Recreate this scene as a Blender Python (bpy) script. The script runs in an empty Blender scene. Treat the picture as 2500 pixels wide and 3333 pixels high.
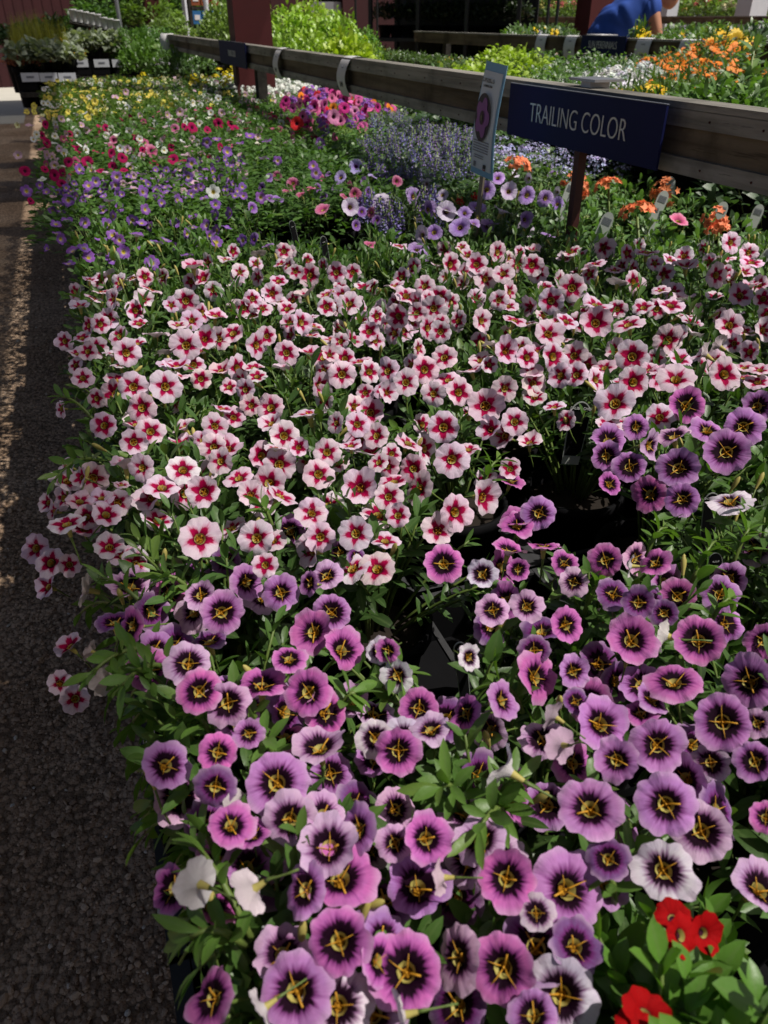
import bpy, math, random
import numpy as np
from mathutils import Vector, Matrix, Quaternion
random.seed(11); rng = np.random.default_rng(11)
S = bpy.context.scene; COL = S.collection
R = math.radians
# ------------------------------------------------------------------ camera
FP, CX, CY, EYE = 2503., 1250., 1666.5, 1.2
PITCH, YAW = R(32.694), R(20.297)
cam = bpy.data.objects.new('camera', bpy.data.cameras.new('camera')); COL.objects.link(cam)
cam.data.sensor_fit = 'VERTICAL'; cam.data.sensor_height = 36.0
cam.data.lens = FP / 3333. * 36.0
cam.data.clip_start = .02; cam.data.clip_end = 400
cam.location = (0, 0, EYE)
cam.rotation_euler = (R(90) - PITCH, 0, -YAW)
cam.data.dof.use_dof = True; cam.data.dof.focus_distance = .74; cam.data.dof.aperture_fstop = 15
S.camera = cam
S.render.resolution_x, S.render.resolution_y = 768, 1024
# ------------------------------------------------------------------ world and sun
SUN_EL, SUN_AZ = R(60), R(125)          # azimuth clockwise from +Y
w = bpy.data.worlds.new('World'); S.world = w; w.use_nodes = True
wn = w.node_tree.nodes; sky = wn.new('ShaderNodeTexSky'); sky.sky_type = 'NISHITA'
sky.sun_disc = False; sky.sun_elevation = SUN_EL; sky.sun_rotation = SUN_AZ
sky.air_density = .8; sky.dust_density = 4.; sky.ozone_density = .3
w.node_tree.links.new(sky.outputs[0], wn['Background'].inputs[0]); wn['Background'].inputs[1].default_value = .062
sl = bpy.data.lights.new('sun', 'SUN'); sl.energy = 4.9; sl.angle = R(.6); sl.color = (1, .95, .87)
so = bpy.data.objects.new('sun', sl); COL.objects.link(so)
sd = Vector((math.sin(SUN_AZ) * math.cos(SUN_EL), math.cos(SUN_AZ) * math.cos(SUN_EL), math.sin(SUN_EL)))
so.rotation_euler = sd.to_track_quat('Z', 'Y').to_euler()
S.view_settings.view_transform = 'Standard'; S.view_settings.look = 'None'
S.view_settings.exposure = 0.22; S.view_settings.gamma = 1
# ------------------------------------------------------------------ pixel helpers (a pixel of the photograph to a place in the world)
def ray(px, py):
    a = (px - CX) / FP; b = (CY - py) / FP
    fw = math.cos(PITCH) + math.sin(PITCH) * b; up = -math.sin(PITCH) + math.cos(PITCH) * b
    return Vector((a * math.cos(YAW) + fw * math.sin(YAW), -a * math.sin(YAW) + fw * math.cos(YAW), up))
EV = Vector((0, 0, EYE))
def at_z(px, py, z): r = ray(px, py); return EV + r * ((z - EYE) / r.z)
def at_x(px, py, x): r = ray(px, py); return EV + r * (x / r.x)
def at_y(px, py, y): r = ray(px, py); return EV + r * (y / r.y)
FWD = Vector((math.cos(PITCH) * math.sin(YAW), math.cos(PITCH) * math.cos(YAW), -math.sin(PITCH)))
RIGHT = Vector((math.cos(YAW), -math.sin(YAW), 0)); UP = RIGHT.cross(FWD)
def project(P):
    d = Vector(P) - EV; k = d.dot(FWD)
    if k < .01: return (-9999, -9999, k)
    return (CX + FP * d.dot(RIGHT) / k, CY - FP * d.dot(UP) / k, k)
def interp(x, xs, ys): return float(np.interp(x, xs, ys))
# ------------------------------------------------------------------ node helpers
class NT:
    def __init__(s, name):
        s.m = bpy.data.materials.new(name); s.m.use_nodes = True; s.t = s.m.node_tree; s.t.nodes.clear()
        s.out = s.t.nodes.new('ShaderNodeOutputMaterial')
    def n(s, typ, **kw):
        x = s.t.nodes.new(typ)
        for k, v in kw.items(): setattr(x, k, v)
        return x
    def l(s, a, b): s.t.links.new(a, b)
    def set(s, sock, v):
        if isinstance(v, bpy.types.NodeSocket): s.l(v, sock)
        else: sock.default_value = v
    def math(s, op, a, b=0., c=0., clamp=False):
        x = s.n('ShaderNodeMath', operation=op); x.use_clamp = clamp
        s.set(x.inputs[0], a); s.set(x.inputs[1], b); s.set(x.inputs[2], c); return x.outputs[0]
    def mix(s, f, a, b, mode='MIX'):
        x = s.n('ShaderNodeMix', data_type='RGBA', blend_type=mode)
        s.set(x.inputs[0], f)
        for i, v in ((6, a), (7, b)):
            if isinstance(v, tuple): v = v + (1,) if len(v) == 3 else v
            s.set(x.inputs[i], v)
        return x.outputs[2]
    def ramp(s, v, a, b, lo=0., hi=1.):
        x = s.n('ShaderNodeMapRange', interpolation_type='SMOOTHSTEP')
        s.set(x.inputs[0], v); s.set(x.inputs[1], a); s.set(x.inputs[2], b); x.inputs[3].default_value = lo; x.inputs[4].default_value = hi
        return x.outputs[0]
    def noise(s, vec, scale, detail=3., rough=.5):
        x = s.n('ShaderNodeTexNoise'); 
        if vec is not None: s.l(vec, x.inputs['Vector'])
        x.inputs['Scale'].default_value = scale; x.inputs['Detail'].default_value = detail; x.inputs['Roughness'].default_value = rough
        return x.outputs['Fac']
    def bsdf(s, col, rough=.6, trans=0., bump=None, bstr=.3, bdist=.002, spec=.5, tcol=None, metal=0.):
        p = s.n('ShaderNodeBsdfPrincipled')
        if isinstance(col, tuple): col = col + (1,) if len(col) == 3 else col
        s.set(p.inputs['Base Color'], col); s.set(p.inputs['Roughness'], rough); p.inputs['Specular IOR Level'].default_value = spec
        p.inputs['Metallic'].default_value = metal
        if bump is not None:
            b = s.n('ShaderNodeBump'); b.inputs['Strength'].default_value = bstr; b.inputs['Distance'].default_value = bdist
            s.l(bump, b.inputs['Height']); s.l(b.outputs[0], p.inputs['Normal'])
        o = p.outputs[0]
        if trans > 0:
            t = s.n('ShaderNodeBsdfTranslucent'); s.set(t.inputs[0], tcol if tcol is not None else col)
            mx = s.n('ShaderNodeMixShader'); mx.inputs[0].default_value = trans
            s.l(o, mx.inputs[1]); s.l(t.outputs[0], mx.inputs[2]); o = mx.outputs[0]
        s.l(o, s.out.inputs[0]); return s.m
def plain(name, col, rough=.6, var=.15, scale=20., spec=.4, metal=0., bstr=.0):
    t = NT(name); tc = t.n('ShaderNodeTexCoord').outputs['Object']
    n = t.noise(tc, scale, 4); k = t.math('MULTIPLY_ADD', n, var * 2, 1 - var)
    c = t.mix(1., tuple(col), t_comb(t, k), 'MULTIPLY')
    return t.bsdf(c, rough, bump=n if bstr else None, bstr=bstr, spec=spec, metal=metal)
def t_comb(t, k):
    c = t.n('ShaderNodeCombineColor'); [t.l(k, c.inputs[i]) for i in range(3)]; return c.outputs[0]
def attr(t, name): x = t.n('ShaderNodeAttribute'); x.attribute_name = name; return x.outputs['Fac']
def objcol(t): return t.n('ShaderNodeObjectInfo').outputs['Color']
def objrnd(t): return t.n('ShaderNodeObjectInfo').outputs['Random']
# leaf: object colour varied per leaf (attribute rnd), paler midrib (attribute mid)
def leaf_mat(name, trans=.28, rough=.42):
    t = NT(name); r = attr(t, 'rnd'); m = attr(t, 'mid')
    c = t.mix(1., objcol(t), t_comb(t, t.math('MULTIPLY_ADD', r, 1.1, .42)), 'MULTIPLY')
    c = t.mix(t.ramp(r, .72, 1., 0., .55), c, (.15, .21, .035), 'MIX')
    c = t.mix(t.math('MULTIPLY', t.ramp(m, .35, 0., 0., 1.), .28), c, (.16, .24, .08), 'MIX')
    tc = t.n('ShaderNodeTexCoord').outputs['Object']
    n = t.noise(tc, 260., 2)
    return t.bsdf(c, rough, trans, bump=n, bstr=.25, bdist=.001, tcol=t.mix(1., c, (1.5, 1.7, .6), 'MULTIPLY'), spec=.5)
LEAF = leaf_mat('leaf_surface')
def stem_mat():
    t = NT('stem_surface'); tc = t.n('ShaderNodeTexCoord').outputs['Object']
    return t.bsdf(t.mix(t.noise(tc, 30.), (.07, .13, .025), (.2, .27, .06)), .5, .15)
STEM = stem_mat()
def polar(t):
    tc = t.n('ShaderNodeTexCoord').outputs['Object']; s = t.n('ShaderNodeSeparateXYZ'); t.l(tc, s.inputs[0])
    x, y = s.outputs[0], s.outputs[1]
    rho = t.math('SQRT', t.math('ADD', t.math('MULTIPLY', x, x), t.math('MULTIPLY', y, y)))
    ang = t.math('ARCTAN2', y, x)
    inv = t.math('DIVIDE', 4., t.math('ADD', rho, .05))
    cx = t.math('MULTIPLY', x, inv); cy = t.math('MULTIPLY', y, inv)
    cb = t.n('ShaderNodeCombineXYZ'); t.l(cx, cb.inputs[0]); t.l(cy, cb.inputs[1]); t.l(t.math('MULTIPLY', objrnd(t), 30.), cb.inputs[2])
    streak = t.noise(cb.outputs[0], 1.6, 3, .6)
    blot = t.noise(tc, 2.2, 3)
    fine = t.noise(cb.outputs[0], 9., 2, .6)
    c5 = t.math('ABSOLUTE', t.math('COSINE', t.math('MULTIPLY', ang, 2.5)))
    return rho, ang, streak, blot, fine, c5
def petal_mat(name, kind):
    t = NT(name); rho, ang, st, bl, fine, c5 = polar(t); base = objcol(t); rnd = objrnd(t)
    seam = t.ramp(c5, .985, 1.0)
    if kind == 'star':
        r0 = t.math('MULTIPLY_ADD', t.math('POWER', c5, 1.8), .27, .33)
        r0 = t.math('ADD', r0, t.math('MULTIPLY', t.math('SUBTRACT', st, .5), .34))
        r0 = t.math('ADD', r0, t.math('MULTIPLY', t.math('SUBTRACT', rnd, .5), .17))
        d = t.math('SUBTRACT', rho, r0)
        eye = t.ramp(d, .055, -.045); halo = t.ramp(d, .24, 0., 0., .5)
        col = t.mix(t.math('MULTIPLY', t.ramp(bl, .4, .65), .25), base, (.62, .36, .58))
        col = t.mix(halo, col, (.62, .12, .28))
        col = t.mix(t.math('MULTIPLY', seam, t.ramp(rho, 1.05, .5, 0., .6)), col, (.5, .08, .22))
        dark = t.mix(t.ramp(rho, .12, .45), (.09, .0, .014), (.40, .0, .06))
        col = t.mix(eye, col, dark); col = t.mix(t.ramp(rho, .19, .10, 0., .9), col, (.40, .20, .015))
    elif kind == 'eye':
        r0 = t.math('ADD', .50, t.math('MULTIPLY', t.math('SUBTRACT', st, .5), .5))
        r0 = t.math('ADD', r0, t.math('MULTIPLY', t.math('SUBTRACT', rnd, .5), .12))
        d = t.math('SUBTRACT', rho, r0)
        eye = t.ramp(d, .05, -.06); halo = t.ramp(d, .22, 0., 0., .75)
        col = t.mix(t.math('MULTIPLY', t.ramp(bl, .38, .66), .3), base, t.mix(.5, base, (.36, .22, .60)))
        col = t.mix(t.ramp(rho, .72, 1.02, 0., .38), col, (.80, .62, .78))
        col = t.mix(halo, col, (.16, .006, .14))
        col = t.mix(t.math('MULTIPLY', seam, t.ramp(rho, 1.05, .5, .05, .5)), col, (.2, .03, .2))
        col = t.mix(eye, col, (.012, .0005, .009)); col = t.mix(t.ramp(rho, .14, .09), col, (.42, .20, .015))
    elif kind == 'throat':      # small dark or yellow throat only
        col = t.mix(t.ramp(rho, .5, .95, 0., .25), base, (.75, .7, .8))
        col = t.mix(t.ramp(rho, .62, .2, 0., .75), col, t.mix(1., base, (.4, .15, .4), 'MULTIPLY'))
        col = t.mix(t.ramp(rho, .30, .18), col, (.06, .01, .06))
        col = t.mix(t.math('MULTIPLY', seam, .4), col, t.mix(1., base, (.45, .3, .5), 'MULTIPLY'))
    else:                        # plain small: yellow spot at the centre
        col = t.mix(t.ramp(rho, .34, .22), t.mix(t.ramp(rho, .62, .3, 0., .3 if kind == 'spot' else 0.), base, (.75, .7, .6)), (.60, .48, .05) if kind == 'spot' else (.06, .01, .03))
        col = t.mix(t.math('MULTIPLY', seam, .35), col, t.mix(1., base, (.5, .4, .5), 'MULTIPLY'))
    bf = t.n('ShaderNodeNewGeometry').outputs['Backfacing']
    back = t.mix(.55, base, (.6, .55, .5))
    col2 = t.mix(t.math('MULTIPLY', bf, .9), col, back)
    col2 = t.mix(1., col2, t_comb(t, t.math('MULTIPLY_ADD', fine, .34, .82)), 'MULTIPLY')
    return t.bsdf(col2, .7, .2, bump=fine, bstr=.3, bdist=.04, spec=.12, tcol=col2)
P_STAR, P_EYE, P_THR, P_SPOT, P_DARK = (petal_mat('petal_' + k, k) for k in ('star', 'eye', 'throat', 'spot', 'plain'))
def simple_obj_mat(name, rough=.6, trans=.15, lo=.7, hi=1.2):
    t = NT(name); r = attr(t, 'rnd')
    c = t.mix(1., objcol(t), t_comb(t, t.math('MULTIPLY_ADD', r, hi - lo, lo)), 'MULTIPLY')
    return t.bsdf(c, rough, trans, spec=.3)
TINY = simple_obj_mat('tiny_petal_surface', .6, .2)
YEL = plain('golden_throat', (.56, .27, .02), .5, .3, 4.)
LIMEY = plain('lime_throat', (.50, .33, .02), .5, .3, 4.)
TUBE = plain('flower_tube_surface', (.42, .36, .10), .6, .35, 3.)
BLACKP = plain('black_plastic', (.006, .006, .007), .75, .25, 30., spec=.08)
RIM = plain('scuffed_tray_rim', (.045, .045, .048), .5, .5, 40.)
SOIL = plain('potting_soil', (.018, .012, .008), .95, .5, 90.)
def wood_mat(name, a, b, scale=1., rough=.85, axis=1):
    t = NT(name); tc = t.n('ShaderNodeTexCoord').outputs['Object']
    mp = t.n('ShaderNodeMapping'); sc = [30 * scale] * 3; sc[axis] = 1.6 * scale; mp.inputs['Scale'].default_value = sc; t.l(tc, mp.inputs[0])
    g = t.noise(mp.outputs[0], 1., 8, .65); g2 = t.noise(tc, 6., 5, .6); g3 = t.noise(mp.outputs[0], 4., 4, .7)
    c = t.mix(t.ramp(g, .3, .7), a, b); c = t.mix(t.ramp(g2, .45, .68, 0., .7), c, tuple(x * .35 for x in a))
    c = t.mix(t.ramp(g3, .6, .72, 0., .6), c, tuple(x * .25 for x in a))
    return t.bsdf(c, rough, bump=g, bstr=.6, bdist=.004, spec=.2)
RAILW = wood_mat('weathered_rail_board', (.07, .052, .034), (.18, .14, .095))
RAILS = wood_mat('grey_trim_strip', (.17, .16, .14), (.34, .32, .285), 1.6)
BENCHW = wood_mat('bench_timber', (.10, .075, .05), (.19, .15, .11))
DARKW = wood_mat('dark_old_timber', (.02, .018, .015), (.05, .045, .04))
REDP = plain('dark_red_paint', (.055, .004, .005), .55, .3, 6., bstr=.2)
REDW = plain('dark_red_wall', (.032, .003, .005), .7, .3, 3., bstr=.2)
STAKE = plain('rusty_steel', (.06, .014, .012), .6, .4, 60., bstr=.3)
NAVY = plain('navy_sign_board', (.006, .009, .060), .6, .2, 8., spec=.15)
WHITEL = plain('white_lettering', (.62, .62, .62), .5, .08)
PAPER = plain('curled_paper', (.62, .61, .62), .75, .12, 12.)
INK = plain('black_ink', (.02, .02, .022), .6, .2)
GREYINK = plain('grey_ink', (.16, .17, .20), .6, .2)
TAGW = plain('info_card_white', (.62, .70, .78), .5, .06)
TAGB = plain('info_card_blue', (.22, .44, .64), .5, .1)
TAGGREY = plain('plant_tag_plastic', (.36, .39, .36), .4, .1)
WHITEP = plain('white_painted_post', (.55, .57, .62), .5, .1)
METAL = plain('galvanised_metal', (.30, .31, .33), .4, .2, 12., metal=.6)
BLKMET = plain('black_steel', (.012, .012, .014), .45, .2)
# ------------------------------------------------------------------ mesh builder
class MB:
    def __init__(s): s.v = []; s.f = []; s.m = []; s.r = []; s.d = []; s.n = 0; s.mats = []
    def slot(s, mat):
        if mat not in s.mats: s.mats.append(mat)
        return s.mats.index(mat)
    def add(s, V, F, mat, rnd=None, mid=None):
        V = np.asarray(V, float).reshape(-1, 3); k = s.slot(mat)
        s.v.append(V); s.f += [tuple(int(i) + s.n for i in f) for f in F] if not isinstance(F, np.ndarray) else (F + s.n).tolist()
        s.m += [k] * len(F); n = len(V)
        s.r.append(np.full(n, .5) if rnd is None else np.broadcast_to(np.asarray(rnd, float), (n,)))
        s.d.append(np.full(n, 1.) if mid is None else np.broadcast_to(np.asarray(mid, float), (n,)))
        s.n += n
    def box(s, c, d, mat, rot=None, taper=0.):
        hx, hy, hz = d[0] / 2, d[1] / 2, d[2] / 2
        V = np.array([(x * hx, y * hy, z * hz) for z in (-1, 1) for y in (-1, 1) for x in (-1, 1)], float)
        V[4:, :2] *= 1 - taper
        if rot is not None: V = V @ np.array(rot.to_3x3() if hasattr(rot, 'to_3x3') else rot).T
        s.add(V + np.array(c), [(0, 2, 3, 1), (4, 5, 7, 6), (0, 1, 5, 4), (2, 6, 7, 3), (0, 4, 6, 2), (1, 3, 7, 5)], mat)
    def tube(s, pts, rad, mat, seg=6, rnd=None):
        pts = [Vector(p) for p in pts]; n = len(pts); V = []; rad = rad if hasattr(rad, '__len__') else [rad] * n
        for i, p in enumerate(pts):
            t = (pts[min(i + 1, n - 1)] - pts[max(i - 1, 0)]).normalized()
            a = t.orthogonal().normalized() if i == 0 else (a - t * a.dot(t)).normalized()
            b = t.cross(a)
            for k in range(seg):
                q = 2 * math.pi * k / seg; V.append(p + (a * math.cos(q) + b * math.sin(q)) * rad[i])
        F = [(i * seg + k, i * seg + (k + 1) % seg, (i + 1) * seg + (k + 1) % seg, (i + 1) * seg + k) for i in range(n - 1) for k in range(seg)]
        F += [tuple(range(seg))[::-1], tuple((n - 1) * seg + k for k in range(seg))]
        s.add([tuple(v) for v in V], F, mat, rnd)
    def lathe(s, prof, mat, seg=20, c=(0, 0, 0), cap=False):
        V = [(c[0] + r * math.cos(2 * math.pi * k / seg), c[1] + r * math.sin(2 * math.pi * k / seg), c[2] + z) for r, z in prof for k in range(seg)]
        n = len(prof)
        F = [(i * seg + k, i * seg + (k + 1) % seg, (i + 1) * seg + (k + 1) % seg, (i + 1) * seg + k) for i in range(n - 1) for k in range(seg)]
        if cap: F.append(tuple((n - 1) * seg + k for k in range(seg)))
        s.add(V, F, mat)
    def leaves(s, base, dirv, upv, L, W, curl, mat, rnd, hi=True):
        base, dirv, upv = (np.asarray(a, float) for a in (base, dirv, upv)); N = len(base)
        if N == 0: return
        dirv /= np.linalg.norm(dirv, axis=1)[:, None] + 1e-9
        side = np.cross(dirv, upv); side /= np.linalg.norm(side, axis=1)[:, None] + 1e-9
        nrm = np.cross(side, dirv)
        if hi: T = np.array([0, .18, .42, .66, .86, 1.]); PW = np.array([.14, .55, .98, 1., .62, .04]); SX = np.array([-1, 0, 1.]); 
        else: T = np.array([0, .4, .75, 1.]); PW = np.array([.15, 1., .85, .06]); SX = np.array([-1, 1.])
        L, W, curl = (np.broadcast_to(np.asarray(a, float), (N,)) for a in (L, W, curl))
        z = lambda a: a[:, None, None]
        tt = T[None, :, None] * np.ones((N, 1, len(SX))); ss = (SX[None, None, :] * PW[None, :, None]) * np.ones((N, 1, 1))
        along = tt * z(L); drop = -z(curl) * tt ** 2 * z(L) + (np.abs(ss) * .30) * z(W) * .5
        P = base[:, None, None, :] + along[..., None] * dirv[:, None, None, :] + (ss * z(W) * .5)[..., None] * side[:, None, None, :] + drop[..., None] * nrm[:, None, None, :]
        nr, nc = len(T), len(SX); q = []
        for i in range(nr - 1):
            for j in range(nc - 1): q.append((i * nc + j, i * nc + j + 1, (i + 1) * nc + j + 1, (i + 1) * nc + j))
        F = (np.array(q)[None] + (np.arange(N) * nr * nc)[:, None, None]).reshape(-1, 4)
        s.add(P.reshape(-1, 3), F, mat, np.repeat(rnd, nr * nc), np.tile(np.abs(np.tile(SX, nr)), N) if hi else None)
    def mesh(s, name, smooth=True):
        me = bpy.data.meshes.new(name); V = np.concatenate(s.v) if s.v else np.zeros((0, 3))
        me.from_pydata(V.tolist(), [], s.f)
        for m in s.mats: me.materials.append(m)
        me.polygons.foreach_set('material_index', s.m)
        me.polygons.foreach_set('use_smooth', [smooth] * len(s.f))
        for nm, dat in (('rnd', s.r), ('mid', s.d)):
            a = me.attributes.new(nm, 'FLOAT', 'POINT'); a.data.foreach_set('value', np.concatenate(dat).astype(np.float32))
        me.update(); return me
    def obj(s, name, parent=None, smooth=False, loc=None): return link(name, s.mesh(name, smooth), parent, loc)
def link(name, me, parent=None, loc=None, color=None):
    o = bpy.data.objects.new(name, me); COL.objects.link(o)
    if parent is not None: o.parent = parent
    if loc is not None: o.location = loc
    if color is not None: o.color = tuple(color) + (1,)
    return o
def tag(o, label, cat, group=None, kind=None):
    if label: o['label'] = label
    if cat: o['category'] = cat
    if group: o['group'] = group
    if kind: o['kind'] = kind
    return o
def thing(name, label, cat, loc=(0, 0, 0), group=None): return tag(link(name, None, None, loc), label, cat, group)
ORD = ['first', 'second', 'third', 'fourth', 'fifth', 'sixth', 'seventh', 'eighth', 'ninth', 'tenth', 'eleventh', 'twelfth', 'thirteenth', 'fourteenth', 'fifteenth',
       'sixteenth', 'seventeenth', 'eighteenth', 'nineteenth', 'twentieth', 'twenty-first', 'twenty-second', 'twenty-third', 'twenty-fourth', 'twenty-fifth',
       'twenty-sixth', 'twenty-seventh', 'twenty-eighth', 'twenty-ninth', 'thirtieth', 'thirty-first', 'thirty-second', 'thirty-third', 'thirty-fourth', 'thirty-fifth', 'thirty-sixth', 'thirty-seventh', 'thirty-eighth']
# ------------------------------------------------------------------ the setting: ground
def ground():
    t = NT('gravel_ground'); tc = t.n('ShaderNodeTexCoord').outputs['Object']
    v = t.n('ShaderNodeTexVoronoi'); v.inputs['Scale'].default_value = 95; t.l(tc, v.inputs['Vector'])
    v2 = t.n('ShaderNodeTexVoronoi'); v2.inputs['Scale'].default_value = 210; t.l(tc, v2.inputs['Vector'])
    big = t.noise(tc, 1.7, 5, .6); fine = t.noise(tc, 60., 4)
    c = t.mix(t.ramp(big, .4, .62), (.32, .215, .14), (.46, .33, .23))
    cs = t.n('ShaderNodeSeparateColor'); t.l(v.outputs['Color'], cs.inputs[0])
    c = t.mix(1., c, t_comb(t, t.math('MULTIPLY_ADD', cs.outputs[0], .9, .5)), 'MULTIPLY')
    c = t.mix(t.ramp(v.outputs['Distance'], .5, .75, 0., .7), c, (.09, .058, .036))
    h = t.math('ADD', t.math('MULTIPLY', v.outputs['Distance'], -1.), t.math('MULTIPLY', v2.outputs['Distance'], -.4))
    h = t.math('ADD', h, fine)
    m = t.bsdf(c, .9, bump=h, bstr=.9, bdist=.006, spec=.25)
    b = MB(); b.add([(-60, -30, 0), (60, -30, 0), (60, 90, 0), (-60, 90, 0)], [(0, 1, 2, 3)], m)
    tag(b.obj('ground'), None, None, kind='structure')
    # concrete apron beyond the beds, in the sun
    cm = plain('pale_concrete', (.42, .40, .35), .85, .12, 3., bstr=.2)
    b = MB(); b.add([(-12, 12.6, .004), (-.55, 12.6, .004), (-.55, 30, .004), (-12, 30, .004)], [(0, 1, 2, 3)], cm)
    tag(b.obj('concrete_path'), None, None, kind='structure')
    # loose pebbles near the camera
    ico = MB(); t_ = (1 + 5 ** .5) / 2
    iv = np.array([(-1, t_, 0), (1, t_, 0), (-1, -t_, 0), (1, -t_, 0), (0, -1, t_), (0, 1, t_), (0, -1, -t_), (0, 1, -t_), (t_, 0, -1), (t_, 0, 1), (-t_, 0, -1), (-t_, 0, 1)]) / 1.9
    ff = np.array([(0, 11, 5), (0, 5, 1), (0, 1, 7), (0, 7, 10), (0, 10, 11), (1, 5, 9), (5, 11, 4), (11, 10, 2), (10, 7, 6), (7, 1, 8), (3, 9, 4), (3, 4, 2), (3, 2, 6), (3, 6, 8), (3, 8, 9), (4, 9, 5), (2, 4, 11), (6, 2, 10), (8, 6, 7), (9, 8, 1)])
    N = 24000
    y = .45 + 4.6 * rng.random(N) ** 1.7; x = -.95 + rng.random(N) * 1.25
    patch = np.sin(x * 6 + y * 2.3) + np.sin(y * 4.1 - x * 3) + rng.normal(0, .9, N); keep = patch > -.75
    x, y = x[keep], y[keep]; N = len(x)
    sz = .0022 + .0032 * rng.random(N) ** 3 + .004 * (rng.random(N) > .97)
    V = iv[None] * (1 + rng.normal(0, .16, (N, 12, 1))) * sz[:, None, None] * (np.array([1, 1, .7]) * (1 + rng.normal(0, .22, (N, 3))))[:, None, :]
    a = rng.random(N) * 6.28; ca, sa = np.cos(a), np.sin(a)
    V = np.stack([V[..., 0] * ca[:, None] - V[..., 1] * sa[:, None], V[..., 0] * sa[:, None] + V[..., 1] * ca[:, None], V[..., 2]], -1)
    V += np.stack([x, y, sz * .35], -1)[:, None, :]
    t = NT('pebble_surface'); r = attr(t, 'rnd')
    c = t.mix(r, (.27, .18, .125), (.58, .43, .31)); c = t.mix(t.ramp(r, .95, 1.), c, (.55, .52, .47))
    pm = t.bsdf(c, .85, spec=.3)
    b = MB(); b.add(V.reshape(-1, 3), (ff[None] + (np.arange(N) * 12)[:, None, None]).reshape(-1, 3), pm, np.repeat(rng.random(N), 12))
    tag(b.obj('gravel', smooth=False), 'loose brown gravel along the foot of the flower bench', 'gravel', kind='stuff')
ground()
# ------------------------------------------------------------------ benches, rails, posts, buildings
BT = .64                                              # bench top height
def bench(name, x0, x1, y0, y1, label, group=None):
    t = thing(name, label, 'bench', ((x0 + x1) / 2, (y0 + y1) / 2, 0), group); cx, cy = t.location.x, t.location.y
    b = MB(); n = max(3, int((x1 - x0) / .12))
    for i in range(n):
        w_ = (x1 - x0) / n; b.box((x0 + w_ * (i + .5) - cx, 0, BT - .011), (w_ - .014, y1 - y0, .022), BENCHW)
    b.obj('slatted_top', t)
    for sx in (x0 - .021, x1 + .021):
        b = MB(); b.box((sx - cx, 0, BT - .045), (.038, y1 - y0, .10), BENCHW); b.obj('side_board', t)
    for yy in np.arange(y0 + .25, y1, 1.25):
        for xx in (x0 + .03, x1 - .03):
            b = MB(); b.box((xx - cx, yy - cy, (BT - .03) / 2), (.085, .085, BT - .03), BENCHW); b.obj('leg', t)
    return t
bench('display_bench', .0, 1.32, -.35, 6.35, 'long timber bench carrying the trailing flowers beside the gravel path')
bench('display_bench', 1.40, 3.03, -.2, 7.2, 'wide timber bench behind the rail with orange and yellow flowers')
bench('display_bench', 3.15, 4.1, 1.2, 8.2, 'timber bench behind the second rail, next to the person in blue')
bench('display_bench', -.12, 1.35, 7.0, 9.0, 'far timber bench of grey leaved plants with white tray labels')
def rail(x, y0, y1, z0, z1, label, posts, strips=True, cap=None):
    t = thing('timber_rail', label, 'rail', (x, (y0 + y1) / 2, 0)); cy = t.location.y; h = z1 - z0
    b = MB(); b.box((.02, 0, (z0 + z1) / 2), (.035, y1 - y0, h), RAILW); b.obj('board', t)
    if strips:
        for zz, n in ((z1 - .011, 'upper'), (z0 + .011, 'lower')):
            b = MB(); b.box((-.0015, 0, zz), (.009, y1 - y0, .0235), RAILS)
            for yy in np.arange(y0 + .06, y1, .105):
                b.tube([(-.0055, yy - cy, zz), (-.0075, yy - cy + .001, zz - .001)], .0017, STAKE, 6)
            b.obj('trim_strip', t)
    b = MB(); b.box((.018, 0, z1 + .005), (.048, y1 - y0, .010), RAILS); b.obj('cap_strip', t)
    for yy in posts:
        b = MB(); b.box((.060, yy - cy, z1 / 2 - .01), (.045, .07, z1 - .02), DARKW); b.obj('rail_post', t)
    return t
rail(.87, .30, 7.3, 1.0, 1.086, 'weathered timber rail behind the trailing flowers, nearest rail', [.42, 4.25, 7.2])
rail(3.1, 1.4, 7.6, 1.022, 1.095, 'second timber rail, hung with paper signs, before the person in blue', [2.2, 4.6, 7.0], False)
rail(6.3, 3.0, 12.5, 1.15, 1.21, 'third timber rail in front of the far white posts', [4., 7., 10.], False)
rail(5.4, 2.6, 8.0, 1.02, 1.07, 'short low timber rail at the far right below the third rail', [3., 5.], False)
def post(px, X, w_, mat, label, name, grp=None, depth=None, y=None):
    p = at_x(px, 60, X) if y is None else at_y(px, 60, y)
    t = thing(name, label, 'post', (p.x, p.y, 0), grp)
    b = MB(); b.box((0, 0, 1.7), (w_, depth or w_, 3.4), mat); b.obj('shaft', t)
    b = MB(); b.box((0, 0, .06), (w_ + .03, (depth or w_) + .03, .12), DARKW); b.obj('foot', t)
post(812, .87 + .15, .20, REDP, 'thick dark red post behind the near rail, beside the small navy sign', 'roof_post', depth=.16)
post(1932, 4.7, .24, REDP, 'dark red post left of the person in blue', 'roof_post')
post(497, 1.15, .15, REDP, 'dark red post at far left above the grey leaved plants', 'roof_post', y=9.6)
post(1728, 6.9, .11, WHITEP, 'white post leftmost of the far three, left of the dark red post', 'fence_post')
post(2172, 6.9, .15, WHITEP, 'white post just right of the person in blue', 'fence_post')
post(2440, 6.9, .22, WHITEP, 'broad white post before the wire fence at far right', 'fence_post')
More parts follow.
